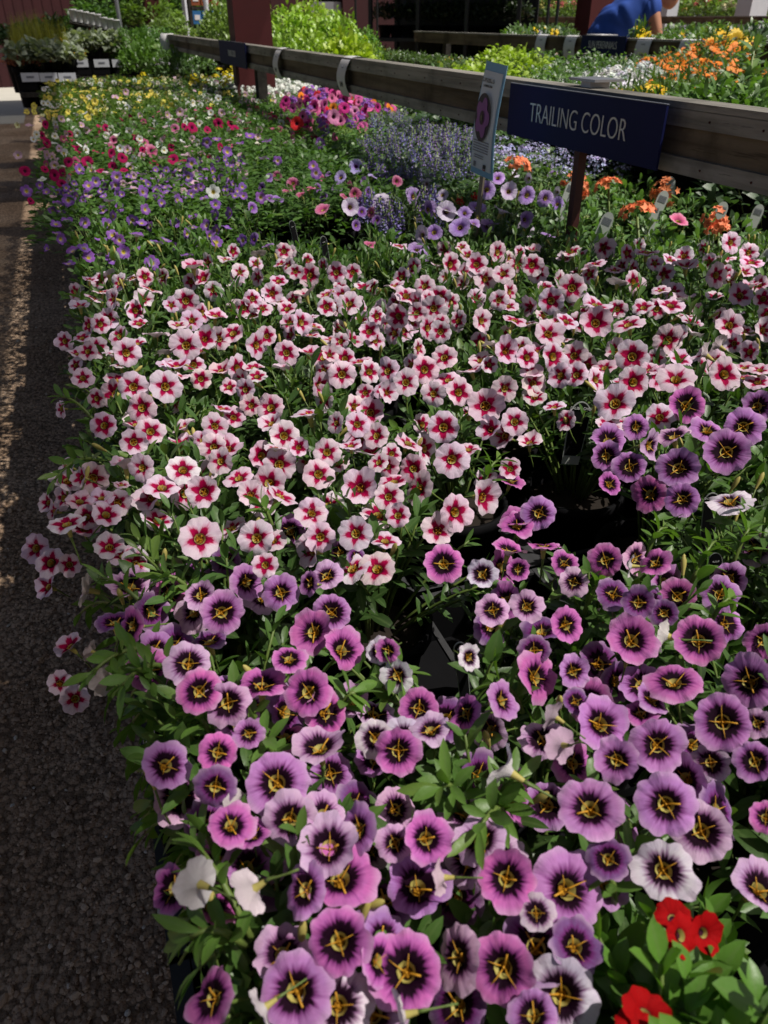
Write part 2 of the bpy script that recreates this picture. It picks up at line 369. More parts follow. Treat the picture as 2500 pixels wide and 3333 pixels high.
for px_, X_, lb in ((1158, 2.6, 'thin black pole right of the tall lime green shrubs'), (1228, 2.9, 'thin black pole at the left end of the dark plant shelves'),
                    (1782, 3.9, 'thin black pole left of a twin, just left of red post'), (1812, 3.9, 'thin black pole, right one of a close pair by red post')):
    p = at_x(px_, 60, X_); b = MB(); b.tube([(0, 0, 0), (0, 0, 3.2)], .010 if X_ < 3.5 else .013, BLKMET, 8)
    o = b.obj('steel_pole', loc=(p.x, p.y, 0)); tag(o, lb, 'pole')
for px_, y_, lb in ((605, 10.2, 'pale metal pole left of the orange and blue shelf'), (675, 10.0, 'pale metal pole right in front of orange and blue shelf')):
    p = at_y(px_, 60, y_); b = MB(); b.tube([(0, 0, 0), (0, 0, 3.2)], .028, WHITEP, 8); o = b.obj('metal_pole', loc=(p.x, p.y, 0)); tag(o, lb, 'pole')
p = at_y(388, 60, 8.8); b = MB(); b.tube([(0, 0, 0), (0, 0, 3.2)], .018, METAL, 8); tag(b.obj('steel_pole', loc=(p.x, p.y, 0)), 'thin grey pole over the row of small pots', 'pole')
# barn walls
def barn():
    x1 = at_y(415, 40, 19.5).x
    t = thing('red_barn', 'dark red boarded barn wall at upper left behind the pink geranium', 'building', (-3, 20.6, 0))
    b = MB(); b.box(((x1 - 9) / 2 + 3, -.9, 1.6), (x1 + 9, .2, 3.2), REDW)
    for k in range(60):
        xx = -9 + k * .18
        if xx < x1: b.box((xx + 3, -1.005, 1.6), (.03, .014, 3.2), REDW)
    b.obj('wall', t); b = MB(); b.box((-3, .6, 3.3), (12, 3.4, .14), DARKW); b.obj('roof', t)
    t = thing('red_shed', 'dark red shed wall with dark doorway left of the thick red post', 'building', (1.9, 13.5, 0))
    a = at_y(520, 30, 12.6).x; c = at_y(1000, 30, 12.6).x; e = at_y(1290, 30, 12.6).x
    for i, (u, v) in enumerate(((a, a + .35), (a + 1.5, c), (c + .5, e + 1.2))):
        b = MB(); b.box(((u + v) / 2 - 1.9, -.9, 1.5), (v - u, .2, 3.), REDW); b.obj('wall', t)
    b = MB(); b.box(((a + e) / 2 - 1.9, .5, 3.1), (e - a + 2, 2.6, .14), DARKW); b.obj('roof', t)
    b = MB(); b.box(((a + e) / 2 - 1.9, 1.5, 1.5), (e - a + 2, .1, 3.), DARKW); b.obj('rear_wall', t)
    b = MB(); b.box((c + .25 - 1.9, -.86, 1.15), (.5, .12, .5), METAL); b.obj('window', t)
    # shelf with orange and blue goods
    p0, p1 = at_y(612, 30, 10.9), at_y(712, 30, 10.9); t = thing('goods_shelf', 'open shelf with orange and blue goods left of the thick red post', 'shelf', ((p0.x + p1.x) / 2, 10.9, 0))
    wd = p1.x - p0.x; b = MB()
    for zz in (.5, .9, 1.3, 1.7): b.box((0, 0, zz), (wd, .4, .03), DARKW)
    for sx in (-1, 1): b.box((sx * wd / 2, 0, .9), (.03, .4, 1.8), DARKW)
    b.obj('shelf_frame', t)
    for (zz, c_, lb) in ((.98, (.26, .05, .012), 'orange cartons on the far shelf, lower row'), (1.18, (.02, .12, .30), 'blue cartons on the far shelf'), (1.36, (.22, .06, .02), 'orange cartons on the far shelf, upper row')):
        for k in range(3):
            b = MB(); m_ = plain('carton', c_, .6, .2); q = .10
            b.box((0, 0, q / 2), (wd / 3.6, .16, .13), m_); b.box((0, -.082, q / 2), (wd / 6, .004, .05), PAPER)
            tag(b.obj('carton', loc=(t.location.x + (k - 1) * wd / 3.2, 10.78, zz - .02)), lb + ', %s one' % ('left', 'middle', 'right')[k], 'carton', 'cartons on the far shelf')
barn()
# chain link fence
def fence():
    t = thing('wire_fence', 'grey chain link fence at the far upper right', 'fence', (8.6, 8.5, 0)); b = MB()
    for i in range(90):
        for s_ in (-1, 1):
            y0_ = -5 + i * .11; b.tube([(0, y0_, .2), (0, y0_ + s_ * 1.6, 1.8)], .0022, METAL, 3)
    b.obj('wire_mesh', t)
    for yy in (-4, -2, 0, 2, 4): b = MB(); b.tube([(0, yy, 0), (0, yy, 2.)], .03, METAL, 8); b.obj('fence_post', t)
    b = MB(); b.tube([(0, -5, 1.85), (0, 5, 1.85)], .02, METAL, 6); b.obj('top_rail', t)
fence()
# dark plant shelves
def shelves():
    a = at_x(1235, 145, 3.2); c = at_x(1700, 145, 4.3); mid = (a + c) / 2; d = (c - a); L = math.hypot(d.x, d.y); ang = math.atan2(d.y, d.x)
    t = thing('plant_shelves', 'black tiered plant shelves in deep shade behind the bright lime shrubs', 'shelves', (mid.x, mid.y, 0)); t.rotation_euler = (0, 0, ang)
    for zz in (1.02, .60, .25, 1.62):
        b = MB(); b.box((0, .12, zz), (L, .75, .03), BLKMET); b.obj('shelf_board', t)
    for sx in (-1, -.33, .33, 1):
        for sy in (-.22, .46): b = MB(); b.box((sx * L / 2, sy, .9), (.035, .035, 1.8), BLKMET); b.obj('upright', t)
    b = MB(); b.box((0, .48, .9), (L, .02, 1.8), BLKMET); b.obj('back_panel', t)
    return t, L, ang
SHELF, SHL, SHA = shelves()
# unseen shade roof added to dim the near benches (woven cloth on purlins)
def shade_mat(k):
    t = NT('woven_shade_cloth'); tr = t.n('ShaderNodeBsdfTransparent'); tr.inputs[0].default_value = (1, 1, 1, 1)
    df = t.n('ShaderNodeBsdfDiffuse'); df.inputs[0].default_value = (.05, .05, .05, 1); mx = t.n('ShaderNodeMixShader'); mx.inputs[0].default_value = k
    t.l(tr.outputs[0], mx.inputs[1]); t.l(df.outputs[0], mx.inputs[2]); t.l(mx.outputs[0], t.out.inputs[0]); return t
def shade():
    t = shade_mat(SHADE); t2 = shade_mat(.90)
    th = thing('added_shade_canopy', 'unseen woven shade cloth added above the near flower bench to dim it', 'canopy', (0, 3, 2.9))
    b = MB(); b.add([(SX0, -9, 0), (SX1, -9, 0), (SX1, 8.5, 0), (SX0, 8.5, 0)], [(0, 1, 2, 3)], t.m); b.obj('cloth', th)
    b = MB(); b.add([(-1.3, -12, 0), (SX0, -12, 0), (SX0, 12.4, 0), (-1.3, 12.4, 0)], [(0, 1, 2, 3)], t2.m); b.obj('added_dense_cloth', th)  # added denser panel, edges set so gravel darkens while the bench stays sunlit
    b = MB()
    for k in (-11.9, 10.3): b.box(((-1.3 + SX1) / 2, k, .04), (1.3 + SX1, .05, .06), DARKW)
    b.obj('purlins', th)
SHADE, SX0, SX1 = .30, .95, 1.9
shade()
# ------------------------------------------------------------------ flower meshes (unit radius, facing +Z)
def corolla(seed, mat, cup=.10, hi=True, lobes=5, notch=.10, ruf=.05):
    r_ = random.Random(seed); NA = 60 if hi else 20; rings = [.10, .16, .24, .36, .5, .66, .82, .93, 1.] if hi else [.12, .3, .62, 1.]
    ph = [r_.uniform(0, 6.28) for _ in range(4)]; la = [r_.uniform(.88, 1.08) for _ in range(lobes)]; V = []
    dp = r_.uniform(.3, .42); cup *= r_.uniform(.2, 1.9); fold = r_.random() < .3; fa = r_.uniform(0, 6.28)
    for q in rings:
        for k in range(NA):
            a = 2 * math.pi * k / NA; s_ = abs(math.cos(a * lobes / 2)); u = abs(math.sin(a * lobes / 2))
            i = int(((a / (2 * math.pi)) * lobes + .5)) % lobes
            edge = 1 - notch * s_ ** 6 - .06 * max(0, 1 - (abs(u - 1) * 6)) + .012 * math.sin(13 * a + ph[0]) + .01 * math.sin(23 * a + ph[3])
            edge *= 1 + (la[int(a / (2 * math.pi) * lobes) % lobes] - 1) * u
            rr = q * (1 + (edge - 1) * q ** 2)
            z = -dp * math.exp(-(max(0, q - .1) / .19) ** 1.25) + cup * q ** 1.5 - .06 * q ** 4
            z += ruf * q ** 2.5 * (1.3 * math.sin(2 * a + ph[3]) + math.sin(3 * a + ph[1]) + .6 * math.sin(5 * a + ph[2])) - .05 * s_ ** 10 * q ** .8
            z += .022 * q ** 3 * math.sin(16 * a + ph[0])
            if fold: z -= .28 * max(0, math.cos(a - fa) - .35) * q ** 2 * 1.6
            V.append((rr * math.cos(a), rr * math.sin(a), z))
    n = len(rings)
    F = [(i * NA + k, (i + 1) * NA + k, (i + 1) * NA + (k + 1) % NA, i * NA + (k + 1) % NA) for i in range(n - 1) for k in range(NA)]
    F.append(tuple(k for k in range(NA)))
    b = MB(); b.add(V, F, mat); return b.mesh('corolla')
def throat(seed, mat, n=4, ln=.40, rad=.14):
    r_ = random.Random(seed); b = MB()
    b.lathe([(.02, -.30), (.03, -.24), (.036, -.19), (.028, -.15), (.004, -.135)], mat, 8)
    a0 = r_.uniform(0, 6.28)
    for k in range(n):
        a = a0 + 2 * math.pi * k / n + r_.uniform(-.3, .3); l_ = ln * r_.uniform(.5, 1.1); big = k == 0
        w0 = .031 if big else .0175; c, s_ = math.cos(a), math.sin(a); bend = r_.uniform(-.25, .25)
        pts = [(c * d - s_ * bend * d * d, s_ * d + c * bend * d * d, z) for d, z in ((.05, -.24), (rad + .03, -.12), (l_ * .6, -.05), (l_, .03))]
        b.tube(pts, [w0, w0 * 1.1, w0 * .9, w0 * (.9 if big else .35)], mat, 5)
    return b.mesh('throat')
def tube_mesh(seed):
    r_ = random.Random(seed); b = MB(); bx, by = r_.uniform(-.25, .25), r_.uniform(-.25, .25)
    b.lathe([(.25, -.10), (.17, -.28), (.13, -.55), (.10, -.80)], TUBE, 10)
    base = []; 
    for k in range(5):
        a = 2 * math.pi * k / 5 + .4; base.append(a)
        b.leaves([(0, 0, -.98)], [(math.cos(a) * .45, math.sin(a) * .45, .85)], [(-math.cos(a), -math.sin(a), .5)], .55, .13, -.3, LEAFC, np.array([.6]))
    b.tube([(0, 0, -.78), (0, 0, -1.), (bx * .5, by * .5, -1.35), (bx, by, -1.8), (bx * 1.4, by * 1.4, -2.3)], [.085, .075, .045, .045, .05], STEM, 6)
    return b.mesh('flower_tube')
def calyx_mat():
    t = NT('calyx_surface'); return t.bsdf(t.mix(attr(t, 'rnd'), (.07, .13, .02), (.13, .22, .04)), .5, .2)
LEAFC = calyx_mat()
COR = {'pink': [corolla(100 + i, P_STAR, cup=.05 + .10 * (i % 3), notch=.13 + .03 * (i % 3), ruf=.05 + .025 * (i % 3)) for i in range(16)],
       'purple': [corolla(200 + i, P_EYE, cup=.04 + .08 * (i % 3), notch=.12 + .03 * (i % 3), ruf=.045 + .025 * (i % 3)) for i in range(16)],
       'red': [corolla(350 + i, P_DARK, cup=.16, notch=.10, ruf=.09) for i in range(3)],
       'lav': [corolla(300 + i, P_THR, cup=.16, notch=.07, ruf=.05) for i in range(4)]}
THR = {'pink': [throat(i, YEL, 4, .24, .11) for i in range(5)], 'purple': [throat(50 + i, YEL, 4, .50, .11) for i in range(6)],
       'lav': [throat(90 + i, LIMEY, 1, .12, .06) for i in range(2)]}
TUB = [tube_mesh(i) for i in range(5)]
FAR = {'spot': [corolla(400 + i, P_SPOT, .15, False, notch=.22, ruf=.08) for i in range(3)], 'dark': [corolla(500 + i, P_DARK, .15, False, notch=.08, ruf=.08) for i in range(3)]}
def bud_mesh():
    b = MB(); b.lathe([(.0015, -.012), (.0022, -.006), (.0032, 0), (.0034, .006), (.0022, .011), (.0003, .0135)], TUBE, 7)
    for k in range(5):
        a = k * 1.256; b.leaves([(0, 0, -.005)], [(math.cos(a) * .35, math.sin(a) * .35, 1)], [(-math.cos(a), -math.sin(a), .3)], .014, .0035, -.2, LEAFC, np.array([.8]))
    b.tube([(0, 0, -.05), (.002, 0, -.03), (0, 0, -.008)], .0011, STEM, 4); return b.mesh('flower_bud')
BUD = bud_mesh()
def cluster_mesh(seed, n, spread, size, flat=.6):      # a head of many tiny florets, unit size
    r_ = random.Random(seed); b = MB()
    for i in range(n):
        a = r_.uniform(0, 6.28); q = spread * math.sqrt(r_.random()); c = Vector((q * math.cos(a), q * math.sin(a), flat * math.sqrt(max(0, 1 - (q / spread) ** 2)) * spread + r_.uniform(-.05, .05)))
        nrm = Vector((c.x, c.y, c.z + .25)).normalized(); s1 = nrm.orthogonal().normalized(); s2 = nrm.cross(s1); rr = size * r_.uniform(.7, 1.2); o = r_.uniform(0, 6)
        V = [c - nrm * size * .2]; k5 = 10
        for k in range(k5):
            w_ = rr * (1 if k % 2 == 0 else .55); aa = o + k * 2 * math.pi / k5; V.append(c + (s1 * math.cos(aa) + s2 * math.sin(aa)) * w_ + nrm * .15 * w_)
        b.add([tuple(v) for v in V], [(0, 1 + k, 1 + (k + 1) % k5) for k in range(k5)], TINY, r_.random())
    return b.mesh('flower_head')
HEADS = [cluster_mesh(i, 26, .8, .27) for i in range(4)]
LOOSE = [cluster_mesh(20 + i, 9, 1.0, .22, .5) for i in range(4)]
def spike_mesh(seed):
    r_ = random.Random(seed); b = MB(); lean = r_.uniform(-.15, .15); b.tube([(0, 0, -.2), (lean * .5, 0, .5), (lean, 0, 1.)], .018, STEM, 5)
    for i in range(30):
        z = .22 + .78 * i / 30; a = i * 2.4; q = .085 * (1.25 - z * .8); c = Vector((q * math.cos(a) + lean * z, q * math.sin(a), z)); rr = .055 * (1.25 - z * .6)
        nrm = Vector((math.cos(a), math.sin(a), .4)).normalized(); s1 = nrm.orthogonal().normalized(); s2 = nrm.cross(s1)
        V = [c - nrm * .02] + [c + (s1 * math.cos(k * 1.05) + s2 * math.sin(k * 1.05)) * rr * (1 if k % 2 else .6) + nrm * .02 for k in range(6)]
        b.add([tuple(v) for v in V], [(0, 1 + k, 1 + (k + 1) % 6) for k in range(6)], TINY, r_.random())
    return b.mesh('flower_spike')
SPK = [spike_mesh(i) for i in range(4)]
def daisy_mesh(seed, mat_c):
    r_ = random.Random(seed); b = MB(); n = 12
    a = np.arange(n) * 2 * math.pi / n + .1; d = np.stack([np.cos(a), np.sin(a), np.full(n, .12)], -1); up = np.tile([0, 0, 1.], (n, 1))
    b.leaves(d * .12, d, up, .9 + .1 * rng.random(n), .42, .15, TINY, rng.random(n) * .6 + .3, False)
    b.lathe([(.26, .0), (.22, .09), (.10, .15), (.01, .16)], mat_c, 10, cap=True); return b.mesh('flower_head')
DAISY = [daisy_mesh(i, YEL) for i in range(3)]; DAISYD = [daisy_mesh(9, plain('dark_cone', (.08, .035, .01), .8, .3))]
# ------------------------------------------------------------------ pots
def pot_mesh(r=.052, h=.098):
    b = MB(); b.lathe([(r * .72, 0), (r * .95, h * .86), (r * 1.06, h * .86), (r * 1.06, h), (r * .98, h), (r * .92, h * .80)], BLACKP, 20); return b.mesh('pot', True)
def soil_mesh(r=.052, h=.098):
    b = MB(); b.lathe([(r * .93, h * .80), (r * .5, h * .84), (r * .02, h * .86)], SOIL, 12, cap=True); return b.mesh('soil', True)
POT, POTS_ = pot_mesh(), soil_mesh(); POTW = pot_mesh(.058, .11)
# ------------------------------------------------------------------ foliage
GAPS = [(1370, 2010, 200, 140), (1420, 2200, 160, 150), (1900, 1670, 270, 150), (1700, 1540, 170, 100), (1480, 1830, 110, 60), (1980, 1780, 90, 60), (1150, 1240, 110, 50), (1330, 1290, 150, 55), (980, 715, 190, 70), (1150, 780, 60, 40),
        (2130, 2550, 60, 60), (1230, 2140, 60, 120), (2080, 1760, 90, 60), (760, 1730, 0, 0), (2430, 2800, 60, 70), (830, 2060, 60, 40)]
def left_edge(py): return interp(py, [250, 600, 900, 1300, 1700, 1900, 2100, 2450, 2800, 3000, 3333], [40, 70, 190, 200, 160, 190, 380, 450, 560, 680, 730])
def in_gap(P):
    x, y, k = project(P)
    if x < left_edge(y) + random.uniform(-35, 45): return True
    return any(gx and ((x - gx) / gx_) ** 2 + ((y - gy) / gy_) ** 2 < .9 for gx, gy, gx_, gy_ in GAPS if gx_ > 0)
def shoots_foliage(cx, cy, z0, ztop, rad, nsh, L=.021, Wd=.0075, check=True, avoid=None, droop=.066, per=11, hi=True, sprawl=None):
    """curving stems that rise from the pot and carry leaves; local coordinates about (cx, cy, z0)"""
    b = MB(); B, D, U, LL, WW, RR = [], [], [], [], [], []
    for i in range(nsh):
        q = rad * math.sqrt(random.random()) * random.uniform(.85, 1.15); a = random.uniform(0, 6.283)
        top = ztop - droop * (q / rad) ** 2.2 + random.gauss(0, .010)
        tip = Vector((q * math.cos(a), q * math.sin(a), top - z0))
        if check and (in_gap((cx + tip.x, cy + tip.y, top)) or in_gap((cx + tip.x, cy + tip.y, top - .045))): continue
        root = Vector((tip.x * .22, tip.y * .22, .085)); mid = Vector((tip.x * .62 + random.gauss(0, .006), tip.y * .62 + random.gauss(0, .006), (tip.z - .085) * .72 + .085))
        pts = [root * (1 - t) ** 2 + mid * 2 * t * (1 - t) + tip * t * t for t in (0, .25, .5, .75, 1)]
        b.tube(pts, [.0016, .0015, .0014, .0012, .0009], STEM, 4)
        n = per; shade = random.gauss(0, .13)
        for k in range(n):
            t = .30 + .70 * k / (n - 1); P = root * (1 - t) ** 2 + mid * 2 * t * (1 - t) + tip * t * t
            tg = ((mid - root) * (1 - t) + (tip - mid) * t).normalized(); o = tg.orthogonal().normalized(); o2 = tg.cross(o); ga = k * 2.4 + i
            rd = o * math.cos(ga) + o2 * math.sin(ga); open_ = .95 if k < n - 3 else .35
            d = tg * (1 - open_ * .62) + rd * open_ + Vector((0, 0, .12)); u = tg * 1.0 + Vector((0, 0, .6)) - rd * .2
            B.append(P); D.append(d); U.append(u); g = random.uniform(.75, 1.25) * (1 if k < n - 2 else .7)
            LL.append(L * g); WW.append(Wd * g * random.uniform(.8, 1.2)); RR.append(min(1, max(0, .30 + shade + .10 * random.gauss(0, 1) + (.34 if k >= n - 4 else 0))))
    if B: b.leaves([tuple(v) for v in B], [tuple(v) for v in D], [tuple(v) for v in U], LL, WW, rng.uniform(-.05, .45, len(B)), LEAF, np.array(RR), hi)
    return b
def dome_foliage(rad, h, n, L, Wd, seed, mat=LEAF, flat=.35, upright=.5, lobed=False):
    """far plants: leaves through a mound of radius rad and height h, unit local"""
    g = np.random.default_rng(seed); a = g.random(n) * 6.283; q = np.sqrt(g.random(n)) * rad; top = h * (1 - flat * (q / rad) ** 2) * (1 + g.normal(0, .08, n))
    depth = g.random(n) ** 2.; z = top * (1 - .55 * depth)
    base = np.stack([q * np.cos(a), q * np.sin(a), z], -1); outw = np.stack([np.cos(a), np.sin(a), np.zeros(n)], -1) * (q / rad)[:, None]
    d = outw * 1.0 + g.normal(0, .6, (n, 3)); d[:, 2] = np.abs(d[:, 2]) * upright + upright * .5
    u = np.tile([0, 0, 1.], (n, 1)) + g.normal(0, .35, (n, 3))
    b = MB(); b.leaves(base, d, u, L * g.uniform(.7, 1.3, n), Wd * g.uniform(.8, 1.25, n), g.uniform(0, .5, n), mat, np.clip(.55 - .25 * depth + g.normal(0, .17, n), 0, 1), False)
    for i in range(14):
        aa = g.random() * 6.28; qq = rad * .7 * g.random(); b.tube([(qq * .3 * math.cos(aa), qq * .3 * math.sin(aa), 0), (qq * math.cos(aa), qq * math.sin(aa), h * .8)], .0016, STEM, 3)
    return b
def grass_foliage(rad, h, n, seed):
    g = np.random.default_rng(seed); a = g.random(n) * 6.283; base = np.stack([.03 * np.cos(a), .03 * np.sin(a), np.zeros(n)], -1)
    t = g.random(n) * .9; d = np.stack([np.cos(a) * t, np.sin(a) * t, np.ones(n)], -1); b = MB()
    b.leaves(base, d, np.stack([-np.cos(a), -np.sin(a), np.full(n, .4)], -1), h * g.uniform(.6, 1.15, n), .006, -.45 + 0 * t, LEAF, g.random(n), True); return b
# ------------------------------------------------------------------ flowers: read off the photograph tile by tile (tile x, y, diameter, facing, type)
s = .7535
T = []
def tile(ox, oy, sc, rows):
    for r_ in rows.split(';'):
        r_ = r_.strip()
        if not r_: continue
        q = r_.split(','); T.append((ox + float(q[0]) * sc, oy + float(q[1]) * sc, float(q[2]) * sc, q[3], q[4]))
tile(0, 800, s, "835,88,95,u,P;1037,112,85,f,P;1113,135,75,l,P;1336,128,105,f,P;1452,115,95,f,P;388,145,65,u,P;322,200,75,l,P;487,230,85,l,P;622,228,90,f,P;650,185,110,u,P;803,238,120,f,P;740,255,80,f,P;878,140,90,u,P;825,155,80,f,P;1175,205,100,f,P;1092,228,85,f,P;1055,268,85,f,P;1135,268,85,f,P;1205,150,80,u,P;1320,210,95,u,P;1480,215,90,f,P;1508,250,115,f,P;345,258,90,u,P;380,345,80,l,P;277,412,90,l,P;378,455,95,f,P;548,462,125,f,P;325,515,75,l,P;358,570,105,f,P;803,430,140,f,P;885,402,110,f,P;932,300,105,u,P;770,338,90,u,P;672,380,110,u,P;1005,375,110,u,P;1112,430,115,r,P;1152,390,90,f,P;1238,462,110,f,P;1335,462,95,u,P;1240,270,90,u,P;1305,330,110,r,P;1470,412,90,f,P;1490,487,105,f,P;1425,470,80,f,P;1478,555,125,f,P;1595,370,90,f,P;1622,408,95,f,P;1598,543,115,f,P;1578,635,90,f,P;1650,625,80,f,P;1630,305,80,f,P;1110,562,90,u,P;575,608,140,f,P;717,608,140,f,P;770,560,115,u,P;868,575,105,f,P;610,700,135,f,P;415,660,80,l,P;262,705,80,l,P;448,775,130,f,P;650,800,130,f,P;578,848,120,f,P;990,608,90,u,P;1058,622,100,f,P;960,700,110,u,P;1085,690,100,f,P;1010,740,110,f,P;1168,698,130,f,P;1337,720,150,u,P;930,778,120,f,P;870,840,85,l,P;1228,820,135,f,P;1290,870,90,f,P;1170,765,110,u,P;1450,765,85,l,P;1545,770,110,f,P;1625,820,110,f,P;1515,860,95,u,P;922,872,120,f,P;1190,870,110,u,P;1415,890,130,f,P;1378,985,155,f,P;1208,945,165,f,P;1635,935,95,f,P;295,955,95,l,P;350,1000,90,l,P;545,945,140,u,P;610,960,115,l,P;790,965,145,f,P;880,1063,150,f,P;700,1040,150,u,P;950,930,115,l,P;1030,1000,130,u,P;1085,1075,125,f,P;1215,1075,170,u,P;1555,1045,160,f,P;1350,1150,140,f,P;205,1110,95,l,P;270,1090,110,l,P;345,1100,130,u,P;440,1085,120,u,P;510,1110,130,f,P;375,1170,120,f,P;525,1030,80,u,P")
tile(1250, 750, s, "950,75,110,f,P;1052,98,85,f,P;1135,92,105,u,P;905,145,110,u,P;810,90,90,u,P;1295,110,90,f,P;1500,52,95,f,P;1577,95,90,f,P;1475,120,100,u,P;1590,135,100,u,P;1302,152,110,u,P;1440,193,110,r,P;290,148,125,f,P;400,147,95,f,P;495,95,100,r,P;440,210,110,f,P;515,185,95,f,P;640,150,100,f,P;668,183,110,f,P;98,280,115,f,P;45,235,90,u,P;60,372,115,f,P;140,355,90,f,P;215,338,120,f,P;238,290,110,f,P;398,292,90,f,P;497,302,95,f,P;425,390,110,r,P;813,248,125,f,P;723,305,120,f,P;1083,222,110,r,P;918,318,130,u,P;915,398,140,f,P;1055,402,130,u,P;1010,220,90,u,P;1195,255,80,u,P;1540,280,110,f,P;1640,295,90,f,P;1493,408,125,f,P;1640,430,110,r,P;565,385,110,u,P;712,445,150,f,P;475,490,100,u,P;527,522,120,f,P;620,548,110,f,P;735,545,130,r,P;820,540,130,f,P;1228,475,145,f,P;1073,545,150,f,P;1080,655,150,f,P;998,745,175,f,P;1262,638,170,u,P;1475,620,150,f,P;1380,530,120,b,P;1440,495,110,b,P;260,548,120,f,P;178,600,130,f,P;95,655,120,f,P;15,700,100,f,P;213,705,110,f,P;325,698,130,f,P;438,757,160,f,P;523,685,120,f,P;257,850,155,f,P;295,990,165,f,P;565,825,125,f,P;108,915,130,u,P;35,965,100,f,P;15,1020,110,f,P;438,1070,110,f,P;545,1030,110,f,P;20,1150,120,f,P;60,1230,120,f,P;785,820,105,l,P;735,760,100,u,P;970,840,130,u,P;1625,600,100,u,P;455,580,80,f,P;625,400,90,u,P;1120,330,100,u,P;1240,320,120,u,P;1290,300,100,u,P;1560,180,80,u,P;790,390,100,u,P;1150,600,90,u,P;"
     "1308,755,175,f,M;1615,760,140,f,V;1555,848,170,f,V;1400,860,150,u,V;1480,955,210,f,V;1270,1025,190,f,V;1285,1160,170,f,V;1060,1020,150,f,V;970,905,150,u,V;960,975,140,f,V;1090,850,115,f,V;1150,930,130,r,L;1250,885,150,u,L;975,1095,120,f,M;1145,1140,160,l,M;550,1080,145,u,M;668,1222,160,f,V;1495,1165,190,u,W;570,1250,150,u,M")
tile(0, 1650, s, "150,180,140,l,P;215,240,140,l,P;205,345,120,l,P;365,90,150,f,P;300,250,110,f,P;365,355,170,b,P;865,135,190,f,P;1107,135,165,f,P;1345,28,140,f,P;1385,130,140,f,P;1535,115,150,f,P;1145,250,120,f,P;460,30,140,u,P;300,600,130,u,P;260,762,125,f,P;325,830,150,f,P;450,745,150,b,P;385,620,100,b,P;230,20,85,l,P;"
     "1252,105,180,f,V;975,235,150,f,D;755,262,170,u,M;735,370,180,f,M;1068,325,160,r,V;1212,368,180,f,V;865,380,150,f,L;960,455,200,f,V;1465,200,140,l,V;1410,295,165,f,L;1540,215,90,f,D;1335,330,120,l,V;1432,455,180,f,V;1350,540,205,f,M;565,515,160,l,M;810,675,195,f,L;1250,655,150,u,M;1480,615,200,u,M;862,797,190,f,M;980,850,200,f,L;1130,765,220,u,M;1330,800,220,f,M;1410,890,200,r,M;1635,620,110,f,W;940,1060,190,f,M;720,1115,220,f,V;1380,1035,230,u,L;1075,980,120,f,V;1620,1000,170,f,W")
tile(1250, 1650, s, "258,245,175,f,M;425,290,140,f,W;575,78,165,u,M;540,185,150,u,M;690,165,140,u,M;780,240,130,f,M;955,230,155,f,M;1170,240,150,f,M;820,325,130,f,L;472,445,150,f,L;618,430,150,f,L;580,270,100,f,M;790,510,180,f,M;955,480,125,f,P;990,375,150,f,D;1100,415,150,f,D;1210,460,130,f,D;1070,575,225,f,M;1210,555,160,b,W;1360,575,240,f,M;1640,580,180,f,M;1575,755,250,f,V;1250,750,240,u,M;1160,830,160,u,V;660,735,210,r,M;650,620,140,f,D;820,710,160,f,V;830,840,110,f,D;515,835,170,r,V;55,730,150,f,W;150,870,190,f,M;200,960,180,u,L;350,890,160,l,M;60,1055,220,f,M;85,990,190,f,W;940,935,255,f,V;1110,890,160,u,M;1185,1030,245,f,V;1465,930,260,f,V;1610,935,130,f,L;1005,1095,200,f,V;1600,1100,170,f,V;1410,1105,170,f,G;730,900,140,b,D;760,1030,150,b,V;370,650,110,r,W;1060,255,100,b,W;15,620,100,f,M")
tile(0, 2450, s, "930,150,190,f,D;1000,310,210,u,M;1000,235,170,b,W;1195,130,275,f,V;1255,290,240,f,L;1400,265,200,f,L;1420,405,270,u,L;1540,330,200,l,V;1470,535,310,u,M;1310,590,210,l,V;740,585,210,l,M;840,560,220,b,W;1080,600,210,b,W;1465,815,290,f,M;1275,1035,330,f,V;1460,1090,330,f,W;910,1060,250,l,M;1090,350,150,u,M;1640,900,200,r,M;1130,1110,170,b,W")
tile(1250, 2450, s, "890,240,285,f,V;1220,225,265,f,V;1370,335,270,f,L;1210,510,280,f,W;185,370,230,f,M;45,390,170,f,L;415,375,240,u,L;530,545,270,f,M;800,590,350,f,V;970,460,190,f,D;95,945,330,f,M;310,885,260,l,L;510,935,330,f,M;765,1050,360,f,W;830,830,260,u,D;660,690,170,f,G;1290,790,210,r,R;1250,715,150,u,R;1385,780,150,r,R;1130,1130,230,u,R;1650,280,140,f,M;520,70,220,b,W;240,540,150,b,L;60,1140,220,b,W;640,1130,240,f,V;1090,1190,160,u,R")
